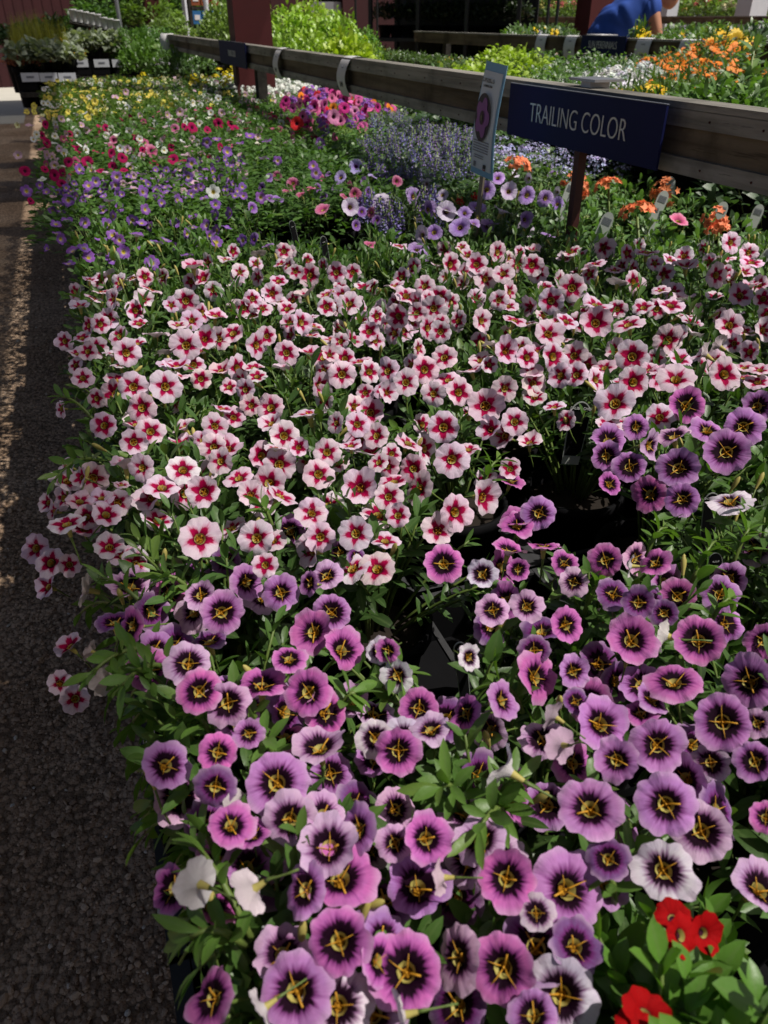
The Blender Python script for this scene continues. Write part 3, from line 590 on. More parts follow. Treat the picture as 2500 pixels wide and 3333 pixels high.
tile(0, 250, .5425, "795,860,85,f,v;640,880,80,f,v;510,875,80,f,v;410,740,90,f,v;480,555,75,f,v;1150,520,80,f,v;1130,600,75,f,v;1365,450,75,f,v;1565,725,80,f,v;1360,900,75,u,v;820,950,100,u,v;505,1025,90,u,v;1460,715,60,f,v;1225,725,65,u,v;655,745,75,u,v;160,685,80,f,v;240,650,60,f,v;300,655,60,u,v;700,600,80,f,v;690,650,80,f,v;530,650,80,f,v;575,630,70,f,v;860,690,80,r,v;850,580,70,u,v;1240,395,80,f,v;1300,370,80,u,v;400,755,70,f,v;1160,840,70,u,v;340,940,60,u,v;280,1030,50,l,v;1500,350,80,u,v;1600,385,70,u,v;1580,485,60,u,v;1440,400,60,u,v;"
     "525,510,70,f,m;150,565,65,f,m;325,590,70,f,m;270,555,50,f,m;410,510,60,f,m;670,460,60,f,m;735,485,65,f,m;910,445,80,f,h;1040,495,70,f,m;185,745,45,f,m;370,640,60,f,m;1155,305,65,r,m;1310,280,65,f,m;1245,320,50,f,m;1050,310,55,f,h;1410,305,60,u,m;590,450,70,u,m;600,560,50,u,m;740,560,50,u,m;"
     "465,340,62,f,w;775,325,52,f,w;220,345,50,f,w;330,355,50,f,w;200,375,45,f,w;720,430,55,f,w;700,355,65,u,w;108,470,60,f,k;355,430,50,f,k;250,430,50,u,h;1240,140,52,f,w;1310,130,52,f,w;1265,215,45,f,w;1330,215,55,f,k;1080,210,58,f,k;910,175,100,u,w;690,120,60,u,k;755,90,50,f,k;1130,165,50,f,w;180,295,60,u,k;255,260,45,f,k;370,255,55,f,k;680,378,50,f,h;1280,690,100,f,w;"
     "205,175,42,f,y;160,210,42,f,y;205,210,42,f,y;285,215,42,f,y;310,205,42,u,y;410,210,40,f,y;345,205,40,u,y;720,45,42,f,c;770,30,42,u,y;835,30,42,u,y;830,65,45,u,c;570,150,52,f,y;720,20,42,u,y;105,290,40,f,c;425,155,45,u,y;535,185,40,f,y;660,35,40,u,y")
tile(800, 250, .4822, "745,605,105,f,q;910,845,155,f,x;705,880,125,f,x;1355,910,165,f,x;1445,1020,155,f,l;1625,760,110,f,l;1235,895,115,r,l;1135,810,120,r,l;1160,1165,160,u,l;1480,920,95,f,l;1560,880,120,u,l;1540,990,90,u,l;1630,1005,110,f,l;320,720,90,f,h;425,755,85,u,h;1020,705,82,f,h;735,790,95,f,h;520,895,115,u,h;100,815,85,f,v;475,650,95,f,v;500,450,85,f,v;140,430,90,u,v;640,680,90,f,q;860,670,65,u,q;455,600,80,f,v;120,545,80,u,v;215,565,75,f,v;540,385,90,u,v;970,1235,90,u,l;1200,1210,110,r,l")
tile(1450, 180, .6329, "270,630,80,f,l;215,690,95,f,l;325,700,95,f,x;420,720,105,f,l;515,735,80,r,l;575,765,75,f,l;640,765,85,f,l;75,885,115,f,l;230,870,115,u,l;410,900,115,f,x;410,845,85,r,l;290,800,120,u,x;165,780,95,u,l;30,800,90,u,x;670,845,55,u,l;110,815,65,u,l;530,925,95,u,l;1200,850,100,u,h")
FCOL = {'P': (.83, .66, .76), 'V': (.53, .22, .55), 'M': (.61, .15, .46), 'L': (.72, .44, .67), 'W': (.78, .72, .80), 'D': (.21, .08, .24), 'G': (.52, .42, .50), 'R': (.40, .002, .004),
        'v': (.27, .11, .47), 'm': (.42, .008, .10), 'h': (.60, .12, .26), 'w': (.80, .80, .76), 'k': (.66, .42, .56), 'y': (.78, .66, .10), 'c': (.80, .76, .42), 'q': (.42, .34, .72), 'x': (.66, .60, .74), 'l': (.40, .24, .62)}
FAM = {'P': 'pink', 'V': 'purple', 'M': 'purple', 'L': 'purple', 'W': 'purple', 'D': 'purple', 'G': 'purple', 'R': 'red', 'v': 'violet', 'm': 'magenta', 'h': 'any', 'w': 'any', 'k': 'any', 'y': 'yellow', 'c': 'yellow', 'q': 'any', 'x': 'lavender', 'l': 'lavender'}
CAN = .87                                              # height of the flower canopy
def canopy_z(px, py):
    e = interp(py, [300, 900, 1300, 1800, 2100, 2450, 2900, 3333], [90, 260, 260, 330, 420, 560, 640, 760])
    return CAN - .06 * min(1.3, max(0, (e - px) / 200))
# ------------------------------------------------------------------ which plant stands where on the near bench
def kind_at(px, py):
    if px > 1780 and py > 2900: return 'red'
    if py > interp(px, [0, 350, 900, 1300, 1650, 1950, 2500], [2250, 1880, 1790, 1900, 1560, 1430, 1270]): return 'purple'
    if px > 2080 and py > 1600: return 'purple'
    if py > interp(px, [0, 200, 600, 750, 1400, 1500, 2500], [940, 910, 840, 800, 800, 770, 760]): return 'pink'
    if px > 1350 and px < 1850 and py > 540: return 'lavender'
    if px >= 1850 and py > 560: return 'verbena'
    if px > 1560: return 'lobelia'
    if px > 1230 and 370 < py: return 'salvia'
    if px > 950 and py < 420 and py > 305: return 'petunia'
    if px > 760 and py <= 305: return 'alyssum'
    if py > interp(px, [0, 600, 1250], [640, 530, 420]): return 'violet' if px < 800 else 'green'
    if py > interp(px, [0, 500, 900], [420, 360, 330]): return 'magenta'
    if px < 560: return 'yellow'
    return 'mixed'
DESC = {'red': 'broad leaved trailing plant with scarlet flowers', 'purple': 'trailing plant with dark eyed purple flowers', 'pink': 'trailing plant with red starred pale pink flowers',
        'lavender': 'trailing plant with lavender flowers', 'verbena': 'lacy green plant with orange flower heads', 'lobelia': 'pale blue fine flowered plant under the rail', 'salvia': 'plant with upright blue violet spikes',
        'petunia': 'hot pink petunia under the rail', 'alyssum': 'white alyssum plant under the rail', 'violet': 'green trailing plant with small violet flowers', 'green': 'leafy trailing plant with few small flowers',
        'magenta': 'trailing plant with magenta and white flowers', 'yellow': 'trailing plant with small yellow flowers', 'mixed': 'trailing plant with cream and blush flowers'}
LCOL = {'red': (.10, .225, .03), 'purple': (.075, .155, .032), 'pink': (.066, .138, .033), 'lavender': (.055, .11, .03), 'verbena': (.10, .19, .06), 'lobelia': (.12, .19, .08), 'salvia': (.05, .085, .045),
        'petunia': (.12, .20, .04), 'alyssum': (.11, .18, .06), 'violet': (.09, .185, .04), 'green': (.082, .17, .04), 'magenta': (.085, .175, .038), 'yellow': (.095, .17, .024), 'mixed': (.08, .155, .035)}
rows = [.07, .21, .35, .49, .63, .77, .92, 1.08, 1.25, 1.44, 1.64, 1.85]
y = 2.07
while y < 6.2: rows.append(y); y += .235
PL = []
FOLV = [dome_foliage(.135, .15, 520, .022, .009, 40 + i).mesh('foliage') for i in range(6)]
def rowcols(y): return [.035, .175, .315, .455, .595, .735] + [.875, 1.015, 1.155] if y < 1.3 else [.03, .185, .34, .50, .655, .81, .965, 1.12, 1.25]
for ri, y in enumerate(rows):
    for ci, x in enumerate(rowcols(y)):
        px, py, k = project((x, y, CAN))
        if k < .05 or px > 2800 or (y < .1 and x > .5): continue
        if y > 6 and x < .15: continue
        if px > 600 and any(g2 > 0 and ((px - g0) / g2) ** 2 + ((py - g1) / g3) ** 2 < .06 for g0, g1, g2, g3 in GAPS): continue
        kd = kind_at(px, py); x_ = x + random.uniform(-.012, .012); y_ = y + random.uniform(-.012, .012)
        t = thing('potted_flower', '%s, %s from the path in the %s row' % (DESC[kd], ORD[ci], ORD[ri]), 'potted plant', (x_, y_, BT + .018),
                  {'red': 'scarlet flowered plants in the near corner', 'purple': 'purple trailing plants at the near end'}.get(kd, kd + ' plants on the near bench'))
        t.name = {'verbena': 'verbena_plant', 'lobelia': 'blue_flowering_plant', 'salvia': 'salvia_plant', 'petunia': 'petunia_plant', 'alyssum': 'alyssum_plant'}.get(kd, 'trailing_plant')
        if y < 2.2: link('pot', POT, t); link('soil', POTS_, t)
        else: link('pot', POT, t)
        z0 = BT + .018; far = y > 1.7
        if far:
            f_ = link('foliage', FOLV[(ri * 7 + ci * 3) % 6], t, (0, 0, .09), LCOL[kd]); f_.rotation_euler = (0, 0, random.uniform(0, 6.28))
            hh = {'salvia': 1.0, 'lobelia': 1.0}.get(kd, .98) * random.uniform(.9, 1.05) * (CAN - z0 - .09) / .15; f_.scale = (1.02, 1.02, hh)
        else:
            lf = dict(L=.0215, Wd=.0073, nsh=62); rad = .100; zt = CAN - .001
            if kd == 'red': lf = dict(L=.023, Wd=.0112, nsh=110); zt = CAN + .002
            elif kd == 'verbena': lf = dict(L=.024, Wd=.012, nsh=38)
            elif kd == 'lobelia': lf = dict(L=.016, Wd=.006, nsh=44)
            elif kd in ('violet', 'green', 'lavender'): lf = dict(L=.022, Wd=.0082, nsh=56); zt = CAN - .006
            elif y < .8 and px > 2100: zt = CAN + .0; lf['nsh'] = 44; lf['L'] = .025
            f_ = shoots_foliage(x_, y_, z0, zt, rad, lf['nsh'], lf['L'], lf['Wd'], per=12 if y < 1. else 10, hi=y < 1.3).obj('foliage', t, True)
            f_.color = LCOL[kd] + (1,)
        PL.append(dict(o=t, x=x_, y=y_, k=kd, n=0, far=far, pos=Vector((x_, y_, z0))))
def nearest(P, fam, cap=98):
    best = None; bd = 1e9
    for q in PL:
        if q['n'] >= cap: continue
        pen = 0 if (fam == 'any' or q['k'] == fam or (fam == 'violet' and q['k'] == 'green') or (fam == 'yellow' and q['k'] == 'mixed')) else .5
        d = math.hypot(q['x'] - P.x, q['y'] - P.y) + pen
        if d < bd: bd = d; best = q
    return best, bd
def facing(P, code):
    v = (EV - P).normalized(); up = Vector((0, 0, 1)); rt = RIGHT
    j = Vector((random.gauss(0, .25), random.gauss(0, .25), random.gauss(0, .2)))
    if code == 'f': n = v + j + up * .12 + sd * .12
    elif code == 'u': n = v * .32 + up * .95 - Vector((v.x, v.y, 0)) * .25 + j
    elif code == 'l': n = v * .75 - rt * .72 + up * .15 + j * .5
    elif code == 'r': n = v * .75 + rt * .65 + up * .15 + j * .5
    else: n = -v * .35 + up * .2 - rt * .65 + j
    return n.normalized()
def jit(c, a=.10): 
    k = 1 + random.gauss(0, a); return tuple(min(.9, max(0, x * k * (1 + random.gauss(0, a * .5)))) for x in c)
def put_flower(q, P, n, rad, fam, col, detail):
    o_ = q['o']; q['n'] += 1
    if fam in COR: me = random.choice(COR[fam])
    else: me = random.choice(FAR[fam])
    f = link('flower', me, o_, P - q['pos'], col); rot = n.to_track_quat('Z', 'Y') @ Quaternion((0, 0, 1), random.uniform(0, 6.28))
    f.rotation_mode = 'QUATERNION'; f.rotation_quaternion = rot; f.scale = (rad * random.uniform(.95, 1.05), rad * random.uniform(.95, 1.05), rad)
    if detail:
        if fam in THR: link('throat', random.choice(THR[fam]), f)
        link('flower_tube', random.choice(TUB), f)
    return f
placed = []
for (px, py, d, code, ty) in T:
    z = canopy_z(px, py) + (random.uniform(-.004, .012)); P = at_z(px, py, z); dep = (P - EV).dot(FWD); rad = d / FP * dep / 2
    rad *= (.82 if ty == 'R' else .98)
    rad *= {'u': 1.08, 'l': 1.12, 'r': 1.12, 'b': 1.05}.get(code, 1.03); rad = min(max(rad, .0085), .0205)
    q, bd_ = nearest(P, FAM[ty]); P2 = at_z(px, py, z + .015 - .022 * min(1.6, (math.hypot(q['x'] - P.x, q['y'] - P.y) / .09)) ** 2) if P.y < 1.5 else P
    P = P2; dep = (P - EV).dot(FWD)
    fam = {'P': 'pink', 'R': 'red'}.get(ty, 'purple' if ty in 'VMLWDG' else 'lav' if ty in 'xlqh' else 'dark' if ty in 'm' else 'spot' if P.y > 1.6 or ty in 'yck' else 'spot')
    if ty == 'v': fam = 'spot'
    if fam == 'spot': rad *= .88
    put_flower(q, P, facing(P, code), rad, fam, jit(FCOL[ty], .07 if ty not in 'R' else .02), P.y < 2.0)
    placed.append((px, py, d))
def free(px, py, k=.55): return all((px - a) ** 2 + (py - b) ** 2 > (k * c) ** 2 for a, b, c in placed)
# more of the same between them, half hidden under the leaves and blooms
def fill(n, box, fam, ty, kinds, dz=(-.02, .0), codes='uuflr', k=.6, size=(.013, .0165)):
    m = 0
    for _ in range(n * 30):
        if m >= n: break
        px, py = random.uniform(box[0], box[2]), random.uniform(box[1], box[3]); P = at_z(px, py, CAN + random.uniform(*dz)); kd = kind_at(px, py)
        if kd not in kinds or P.x < -.09 or px < left_edge(py) + 40 or in_gap(P) or not free(px, py, k): continue
        q, bd = nearest(P, kd, 96)
        if bd > .16: continue
        t_ = random.choice(ty); dep = (P - EV).dot(FWD); rad = random.uniform(*size)
        put_flower(q, P, facing(P, random.choice(codes)), rad, fam, jit(FCOL[t_], .08), P.y < 2.0 and fam in ('pink', 'purple', 'lav'))
        placed.append((px, py, rad * 2 * FP / dep)); m += 1
fill(130, (150, 800, 2500, 2000), 'pink', 'P', ('pink',), k=.42)
fill(100, (150, 800, 2500, 1250), 'pink', 'P', ('pink',), k=.34, dz=(-.012, .006))
fill(70, (350, 1750, 2500, 3300), 'purple', 'VMLDL', ('purple',), dz=(-.03, -.006), k=.42)
fill(60, (100, 500, 1250, 860), 'spot', 'v', ('violet',), size=(.010, .013))
fill(90, (60, 440, 1300, 640), 'spot', 'vvvvk', ('violet',), size=(.008, .011))
fill(26, (800, 560, 1400, 800), 'lav', 'hvv', ('green',), size=(.011, .014))
fill(120, (30, 340, 1100, 640), 'spot', 'wkwkh', ('magenta',), size=(.011, .015))
fill(50, (30, 340, 1100, 640), 'dark', 'mmmh', ('magenta',), size=(.012, .016))
fill(230, (30, 215, 700, 430), 'spot', 'yycyw', ('yellow',), size=(.012, .017))
fill(150, (500, 215, 1000, 420), 'spot', 'wckwky', ('mixed',), size=(.012, .018))
fill(12, (1350, 560, 1850, 800), 'lav', 'lx', ('lavender',))
# buds
for q in PL:
    if q['far'] or q['k'] not in ('pink', 'purple', 'lavender', 'violet'): continue
    for _ in range(4):
        a = random.uniform(0, 6.28); rr = random.uniform(.01, .09); P = Vector((q['x'] + rr * math.cos(a), q['y'] + rr * math.sin(a), CAN - .005))
        if in_gap(P): continue
        b_ = link('flower_bud', BUD, q['o'], P - q['pos']); b_.rotation_euler = (random.gauss(0, .4), random.gauss(0, .4), a); b_.scale = (.62,) * 3
# massed small-flowered plants under the rail
for q in PL:
    kd = q['k']; o_ = q['o']
    def head(me, P, sc, col, n=None):
        h = link('flower_head', me, o_, P - q['pos'], col); nn = n or Vector((random.gauss(0, .3), random.gauss(0, .3) - .35, 1)).normalized()
        h.rotation_mode = 'QUATERNION'; h.rotation_quaternion = nn.to_track_quat('Z', 'Y') @ Quaternion((0, 0, 1), random.uniform(0, 6.28)); h.scale = (sc,) * 3; q['n'] += 1
    if kd == 'lobelia':
        for _ in range(70):
            a = random.uniform(0, 6.28); rr = .10 * math.sqrt(random.random()); head(random.choice(LOOSE), Vector((q['x'] + rr * math.cos(a), q['y'] + rr * math.sin(a), CAN + random.uniform(-.02, .03))), random.uniform(.011, .017), jit((.55, .52, .84), .12))
    elif kd == 'salvia':
        for _ in range(34):
            a = random.uniform(0, 6.28); rr = .10 * math.sqrt(random.random()); h = link('flower_spike', random.choice(SPK), o_, Vector((rr * math.cos(a), rr * math.sin(a), CAN - .06 - q['pos'].z)), jit((.30, .25, .52), .2))
            h.scale = (.10, .10, random.uniform(.05, .085)); h.rotation_euler = (random.gauss(0, .25), random.gauss(0, .25), a)
    elif kd == 'alyssum':
        for _ in range(34):
            a = random.uniform(0, 6.28); rr = .11 * math.sqrt(random.random()); head(random.choice(HEADS), Vector((q['x'] + rr * math.cos(a), q['y'] + rr * math.sin(a), CAN + random.uniform(-.01, .02))), random.uniform(.012, .022), jit((.80, .82, .78), .04))
    elif kd == 'petunia':
        for i in range(7):
            a = random.uniform(0, 6.28); rr = .10 * math.sqrt(random.random()); P = Vector((q['x'] + rr * math.cos(a), q['y'] + rr * math.sin(a), CAN + random.uniform(-.01, .035)))
            c = random.choice([(.66, .13, .38), (.72, .26, .50), (.66, .16, .34), (.45, .03, .20)] + ([(.65, .03, .04), (.7, .2, .02)] if random.random() < .35 else []))
            put_flower(q, P, facing(P, random.choice('ffulr')), random.uniform(.017, .026), 'dark', jit(c), False)
        for _ in range(2):
            a = random.uniform(0, 6.28); head(random.choice(HEADS), Vector((q['x'] + .08 * math.cos(a), q['y'] + .08 * math.sin(a), CAN + .02)), .026, jit((.30, .10, .48)))
    elif kd == 'verbena':
        for _ in range(3):
            a = random.uniform(0, 6.28); head(random.choice(LOOSE), Vector((q['x'] + .06 * math.cos(a), q['y'] + .06 * math.sin(a), CAN - .01)), .008, jit((.3, .35, .12)))
def free_head(px, py, d, col, lift, cat_k, mesh):
    P = at_z(px, py, CAN + lift); q, _ = nearest(P, cat_k); dep = (P - EV).dot(FWD)
    h = link('flower_head', mesh, q['o'], P - q['pos'], col); nn = facing(P, random.choice('fu')); h.rotation_mode = 'QUATERNION'; h.rotation_quaternion = nn.to_track_quat('Z', 'Y'); h.scale = (d / FP * dep / 2 * 1.15,) * 3; q['n'] += 1
    b = MB(); b.tube([(0, 0, -.1), (.3, .1, -1.5), (.2, .3, -3.)], .07, STEM, 5); link('stem', b.mesh('stem'), h)
for (x_, y_, d_) in ((370, 580, 165), (650, 655, 115), (705, 665, 90), (700, 695, 90), (840, 680, 150), (1130, 700, 155), (985, 820, 195), (1390, 850, 150), (1405, 905, 130), (75, 750, 45), (150, 725, 40)):
    free_head(1450 + x_ * .6329, 180 + y_ * .6329, d_ * .6329, jit((.86, .26, .11) if x_ > 200 else (.5, .01, .02), .06), .02, 'verbena', random.choice(HEADS))
for (x_, y_, d_) in ((440, 105, 90), (525, 330, 90), (710, 315, 80), (320, 150, 50), (600, 640, 0)):
    if d_: free_head(800 + x_ * .4822, 250 + y_ * .4822, d_ * .4822, jit((.30, .10, .46), .06), .03, 'petunia', random.choice(HEADS))
# yellow snapdragon-like heads near the red post
q_y = None
for (x_, y_, d_) in ((1235, 500, 60), (1310, 495, 40), (1390, 445, 45), (1370, 490, 55), (1435, 480, 55), (1475, 440, 60), (1470, 500, 65), (1415, 530, 50), (1320, 530, 45), (1450, 530, 55), (910, 475, 45), (1260, 515, 45)):
    free_head(x_ * .5124, y_ * .5124, d_ * .5124, jit((.75, .60, .01), .05), .03, 'mixed', random.choice(HEADS))
# trailing shoots that lean out over the path or stand proud of the blooms
def spray(x0, y0, x1, y1, z0=-.02, z1=-.01, n=15, L=.0185, col=(.105, .205, .036)):
    A, B_ = at_z(x0, y0, CAN + z0), at_z(x1, y1, CAN + z1); q, _ = nearest(A, 'any', 999); A -= q['pos']; B_ -= q['pos']; M_ = (A + B_) / 2 + Vector((0, 0, .018)); b = MB()
    f_ = lambda t: A * (1 - t) ** 2 + M_ * 2 * t * (1 - t) + B_ * t * t
    b.tube([f_(k / 6) for k in range(7)], [.0018, .0018, .0017, .0015, .0013, .0012, .001], STEM, 5); P_, D_, U_, R_ = [], [], [], []
    for k in range(n):
        t = .1 + .9 * k / (n - 1); tg = (f_(min(1, t + .05)) - f_(t - .05)).normalized(); o = tg.orthogonal().normalized(); o2 = tg.cross(o); a = k * 2.4; rd = o * math.cos(a) + o2 * math.sin(a); op = .95 if k < n - 4 else .4
        P_.append(tuple(f_(t))); D_.append(tuple(tg * (1 - op * .5) + rd * op + Vector((0, 0, .15)))); U_.append(tuple(tg + Vector((0, 0, .8)))); R_.append(min(1, .35 + .5 * t * random.random() + .15))
    b.leaves(P_, D_, U_, [L * random.uniform(.7, 1.2) for _ in P_], [L * .31 * random.uniform(.8, 1.2) for _ in P_], rng.uniform(0, .4, n), LEAF, np.array(R_)); o = b.obj('trailing_shoot', q['o'], True); o.color = col + (1,)
for a in ((520, 2030, 330, 1880), (560, 2180, 400, 2230), (520, 2120, 300, 2190), (330, 1400, 200, 1290), (320, 1500, 180, 1560),
          (820, 3060, 640, 2750), (800, 3080, 620, 3050), (760, 2960, 660, 2690), (1500, 2640, 1440, 2560), (1600, 2640, 1690, 2540), (1180, 2790, 1140, 2690), (900, 2500, 850, 2400), (1650, 2640, 1560, 2700), (1250, 2250, 1330, 2200), (1560, 1620, 1620, 1500),
          (1700, 2320, 1600, 2230), (2000, 2950, 1960, 2850), (900, 1760, 850, 1650), (640, 1950, 520, 1880), (1100, 2350, 1160, 2260), (1900, 2000, 1960, 1900), (2250, 1900, 2330, 1760), (2300, 2050, 2380, 1950), (2380, 1850, 2440, 1720), (2100, 1820, 2160, 1720), (700, 2420, 620, 2330), (1330, 1480, 1290, 1400), (450, 1250, 400, 1150), (800, 1100, 760, 1010), (300, 1050, 250, 960)):
    spray(*a, z1=random.uniform(-.005, .012), n=random.randint(12, 18))
for k in range(30):
    y_ = 2000 + k * 46; e_ = left_edge(y_) ; spray(e_ + 150 + random.uniform(-30, 30), y_ - 20, e_ + random.uniform(-50, 60), y_ + random.uniform(-40, 110), -.04, random.uniform(-.12, -.03), 14, .02, (.085, .175, .035))
# ------------------------------------------------------------------ black carrying trays under the pots
for i in range(0, len(rows) - 1, 2):
    y0, y1 = rows[i] - .065, rows[i + 1] + .065
    if rows[i] > 2.6: break
    cs = rowcols(rows[i])
    for j, (a, c, w_) in enumerate(((cs[0] - .065, cs[2] + .062, 'path side'), (cs[3] - .062, cs[5] + .065, 'rail side'), (cs[6] - .06, cs[8] + .06, 'under the rail'))):
        t = thing('plant_tray', 'black plastic tray of trailing plants, %s, %s tray from the near end' % (w_, ORD[i // 2]), 'plant tray', ((a + c) / 2, (y0 + y1) / 2, BT + .002), 'black trays on the near bench')
        b = MB(); W_, D_ = c - a, y1 - y0; b.box((0, 0, .004), (W_, D_, .006), BLACKP); b.obj('tray_floor', t)
        b = MB()
        for sx in (-1, 1): b.box((sx * (W_ / 2 - .002), 0, .035), (.003, D_, .058), BLACKP)
        for sy in (-1, 1): b.box((0, sy * (D_ / 2 - .002), .035), (W_ - .008, .003, .058), BLACKP)
        b.obj('tray_side', t)
        b = MB()
        for sx in (-1, 1): b.box((sx * (W_ / 2 + .002), 0, .066), (.012, D_ + .014, .003), GREYP := BLACKP)
        for sy in (-1, 1): b.box((0, sy * (D_ / 2 + .002), .0665), (W_ - .01, .012, .003), BLACKP)
        for k in (-1, 1): b.box((k * W_ / 6, 0, .06), (.006, D_ - .008, .004), BLACKP)
        [0 for _ in ()]; b.mats[0] = RIM; b.obj('tray_rim', t)
# ------------------------------------------------------------------ writing helper
def text_mesh(txt, size, mat, sx=1., depth=.0006, bold=0., align='CENTER'):
    cu = bpy.data.curves.new('t', 'FONT'); cu.body = txt; cu.size = size; cu.extrude = depth; cu.align_x = align; cu.align_y = 'CENTER'; cu.offset = bold
    o = bpy.data.objects.new('t', cu); COL.objects.link(o); dg = bpy.context.evaluated_depsgraph_get(); me = bpy.data.meshes.new_from_object(o.evaluated_get(dg))
    bpy.data.objects.remove(o); me.transform(Matrix.Diagonal((sx, 1, 1, 1))); me.materials.clear(); me.materials.append(mat); me.name = 'lettering'; return me
FACE_L = Matrix(((0, 0, -1), (-1, 0, 0), (0, 1, 0))).to_4x4()          # writing whose front looks towards -X
def sign(name, label, x, yc, zc, w_, h_, txt, size, sxx, stake_to=None, lean=0., yaw=0.):
    t = thing(name, label, 'sign', (x, yc, zc)); t.rotation_euler = (0, R(lean), R(yaw))
    b = MB(); b.box((0, 0, 0), (.004, w_, h_), NAVY); b.box((.0, 0, h_ / 2 + .0006), (.0045, w_ + .001, .0012), GREYINK); b.obj('sign_board', t)
    l_ = link('lettering', text_mesh(txt, size, WHITEL, sxx, bold=-size * .014), t, (-.0028, 0, 0)); l_.rotation_euler = FACE_L.to_euler()
    if stake_to is not None:
        b = MB(); b.tube([(.016, -.005, 0), (.016, -.012, stake_to - zc)], .0115 if w_ > .4 else .005, STAKE, 4); b.obj('stake', t)
    return t
a = at_x(1661, 265, .835); c = at_x(2173, 354, .835)
sign('navy_sign', 'large navy sign reading TRAILING COLOR on a rusty stake before the rail', .838, (a.y + c.y) / 2 + .002, 1.0475, abs(a.y - c.y) - .004, .090, 'TRAILING COLOR', .047, .82, BT + .06)
a = at_x(712, 135, .85); c = at_x(802, 145, .85)
sign('navy_sign', 'small distant navy sign reading TRAILING COLOR by the thick red post', .848, (a.y + c.y) / 2, 1.050, abs(a.y - c.y) * .95, .105, 'TRAILING COLOR', .040, .60, BT + .1)
a = at_x(1893, 115, 3.08); c = at_x(2030, 180, 3.08)
sign('navy_sign', 'navy sign reading SUN PERENNIALS on the second rail', 3.085, (a.y + c.y) / 2, 1.065, abs(a.y - c.y), .095, 'SUN PERENNIALS', .055, .7)
# white slab on top of the near rail behind the big sign
p = at_x(1935, 293, .905); b = MB(); b.box((0, 0, 0), (.06, .085, .004), METAL); b.box((0, 0, -.008), (.04, .03, .012), PAPER); tag(b.obj('sign_bracket', loc=(p.x, p.y, 1.108)), 'pale flat plate lying on the rail behind the large navy sign', 'bracket')
p = at_z(1960, 110, 1.12); b = MB(); b.box((0, 0, 0), (.12, .16, .004), PAPER); b.box((0, 0, -.007), (.08, .04, .010), PAPER); tag(b.obj('sign_bracket', loc=(p.x, p.y, 1.115)), 'pale flat plate on the second rail above its navy sign', 'bracket')
def paper(px, X, zt, w_, hgt, txt, label, curl=.02, size=.022):
    p = at_x(px, 150, X); t = thing('paper_label', label, 'label', (X, p.y, zt))
    b = MB(); N = 16; V = []
    for i in range(N):
        u = i / (N - 1)
        if u < .22: th = u / .22; pos = (.046 - .05 * th, .006 - .004 * (2 * th - 1) ** 2)
        else: th = (u - .22) / .78; pos = (-.006 - curl * math.sin(th * math.pi) , -th * hgt)
        for sgn in (-1, 1): V.append((pos[0], sgn * w_ / 2 + .004 * u, pos[1]))
    V += [(x + .0008, y, z + .0002) for x, y, z in V]; n2 = 2 * N
    F = [(2 * i, 2 * i + 2, 2 * i + 3, 2 * i + 1) for i in range(N - 1)] + [(n2 + 2 * i, n2 + 2 * i + 1, n2 + 2 * i + 3, n2 + 2 * i + 2) for i in range(N - 1)]
    b.add(V, F, PAPER); b.obj('sheet', t, True)
    for (s_, zz, tx, m_) in ((size * .4, -.22, 'FLOWERS', GREYINK), (size, -.68, txt, INK)):
        me = text_mesh(tx, s_, m_, .8, .0003); o = link('lettering', me, t, (-.006 - curl * math.sin(-zz * math.pi) - .0015, 0, zz * hgt)); e = FACE_L.copy(); o.rotation_euler = e.to_euler()
        o.rotation_euler.rotate(Quaternion((0, 1, 0), (.45 + zz) * curl * 28 * 1.4))
for args in ((912, .868, 1.094, .085, .105, '8.49', 'curled paper price label on the near rail, left of two'), (1132, .868, 1.094, .085, .105, '8.49', 'curled paper price label reading 8.49 on the near rail, right of two')): paper(*args)
for i, (px_, lb) in enumerate(((1765, 'first from left'), (1860, 'second from left, by the navy sign'), (2100, 'just right of the navy sign'), (2245, 'behind the orange flowers'), (2400, 'right of the orange flowers'))):
    paper(px_, 3.098, 1.104, .13, .115, '6.99', 'pale paper label on the second rail, ' + lb, .012, .026)
p = at_x(560, 60, .87); b = MB(); b.lathe([(.05, -.055), (.062, 0), (.05, .055), (.0, .055)], PAPER, 18); o = b.obj('rolled_label', smooth=True, loc=(.87, 7.28, 1.045)); tag(o, 'pale rolled label on the far end of the near rail', 'label')
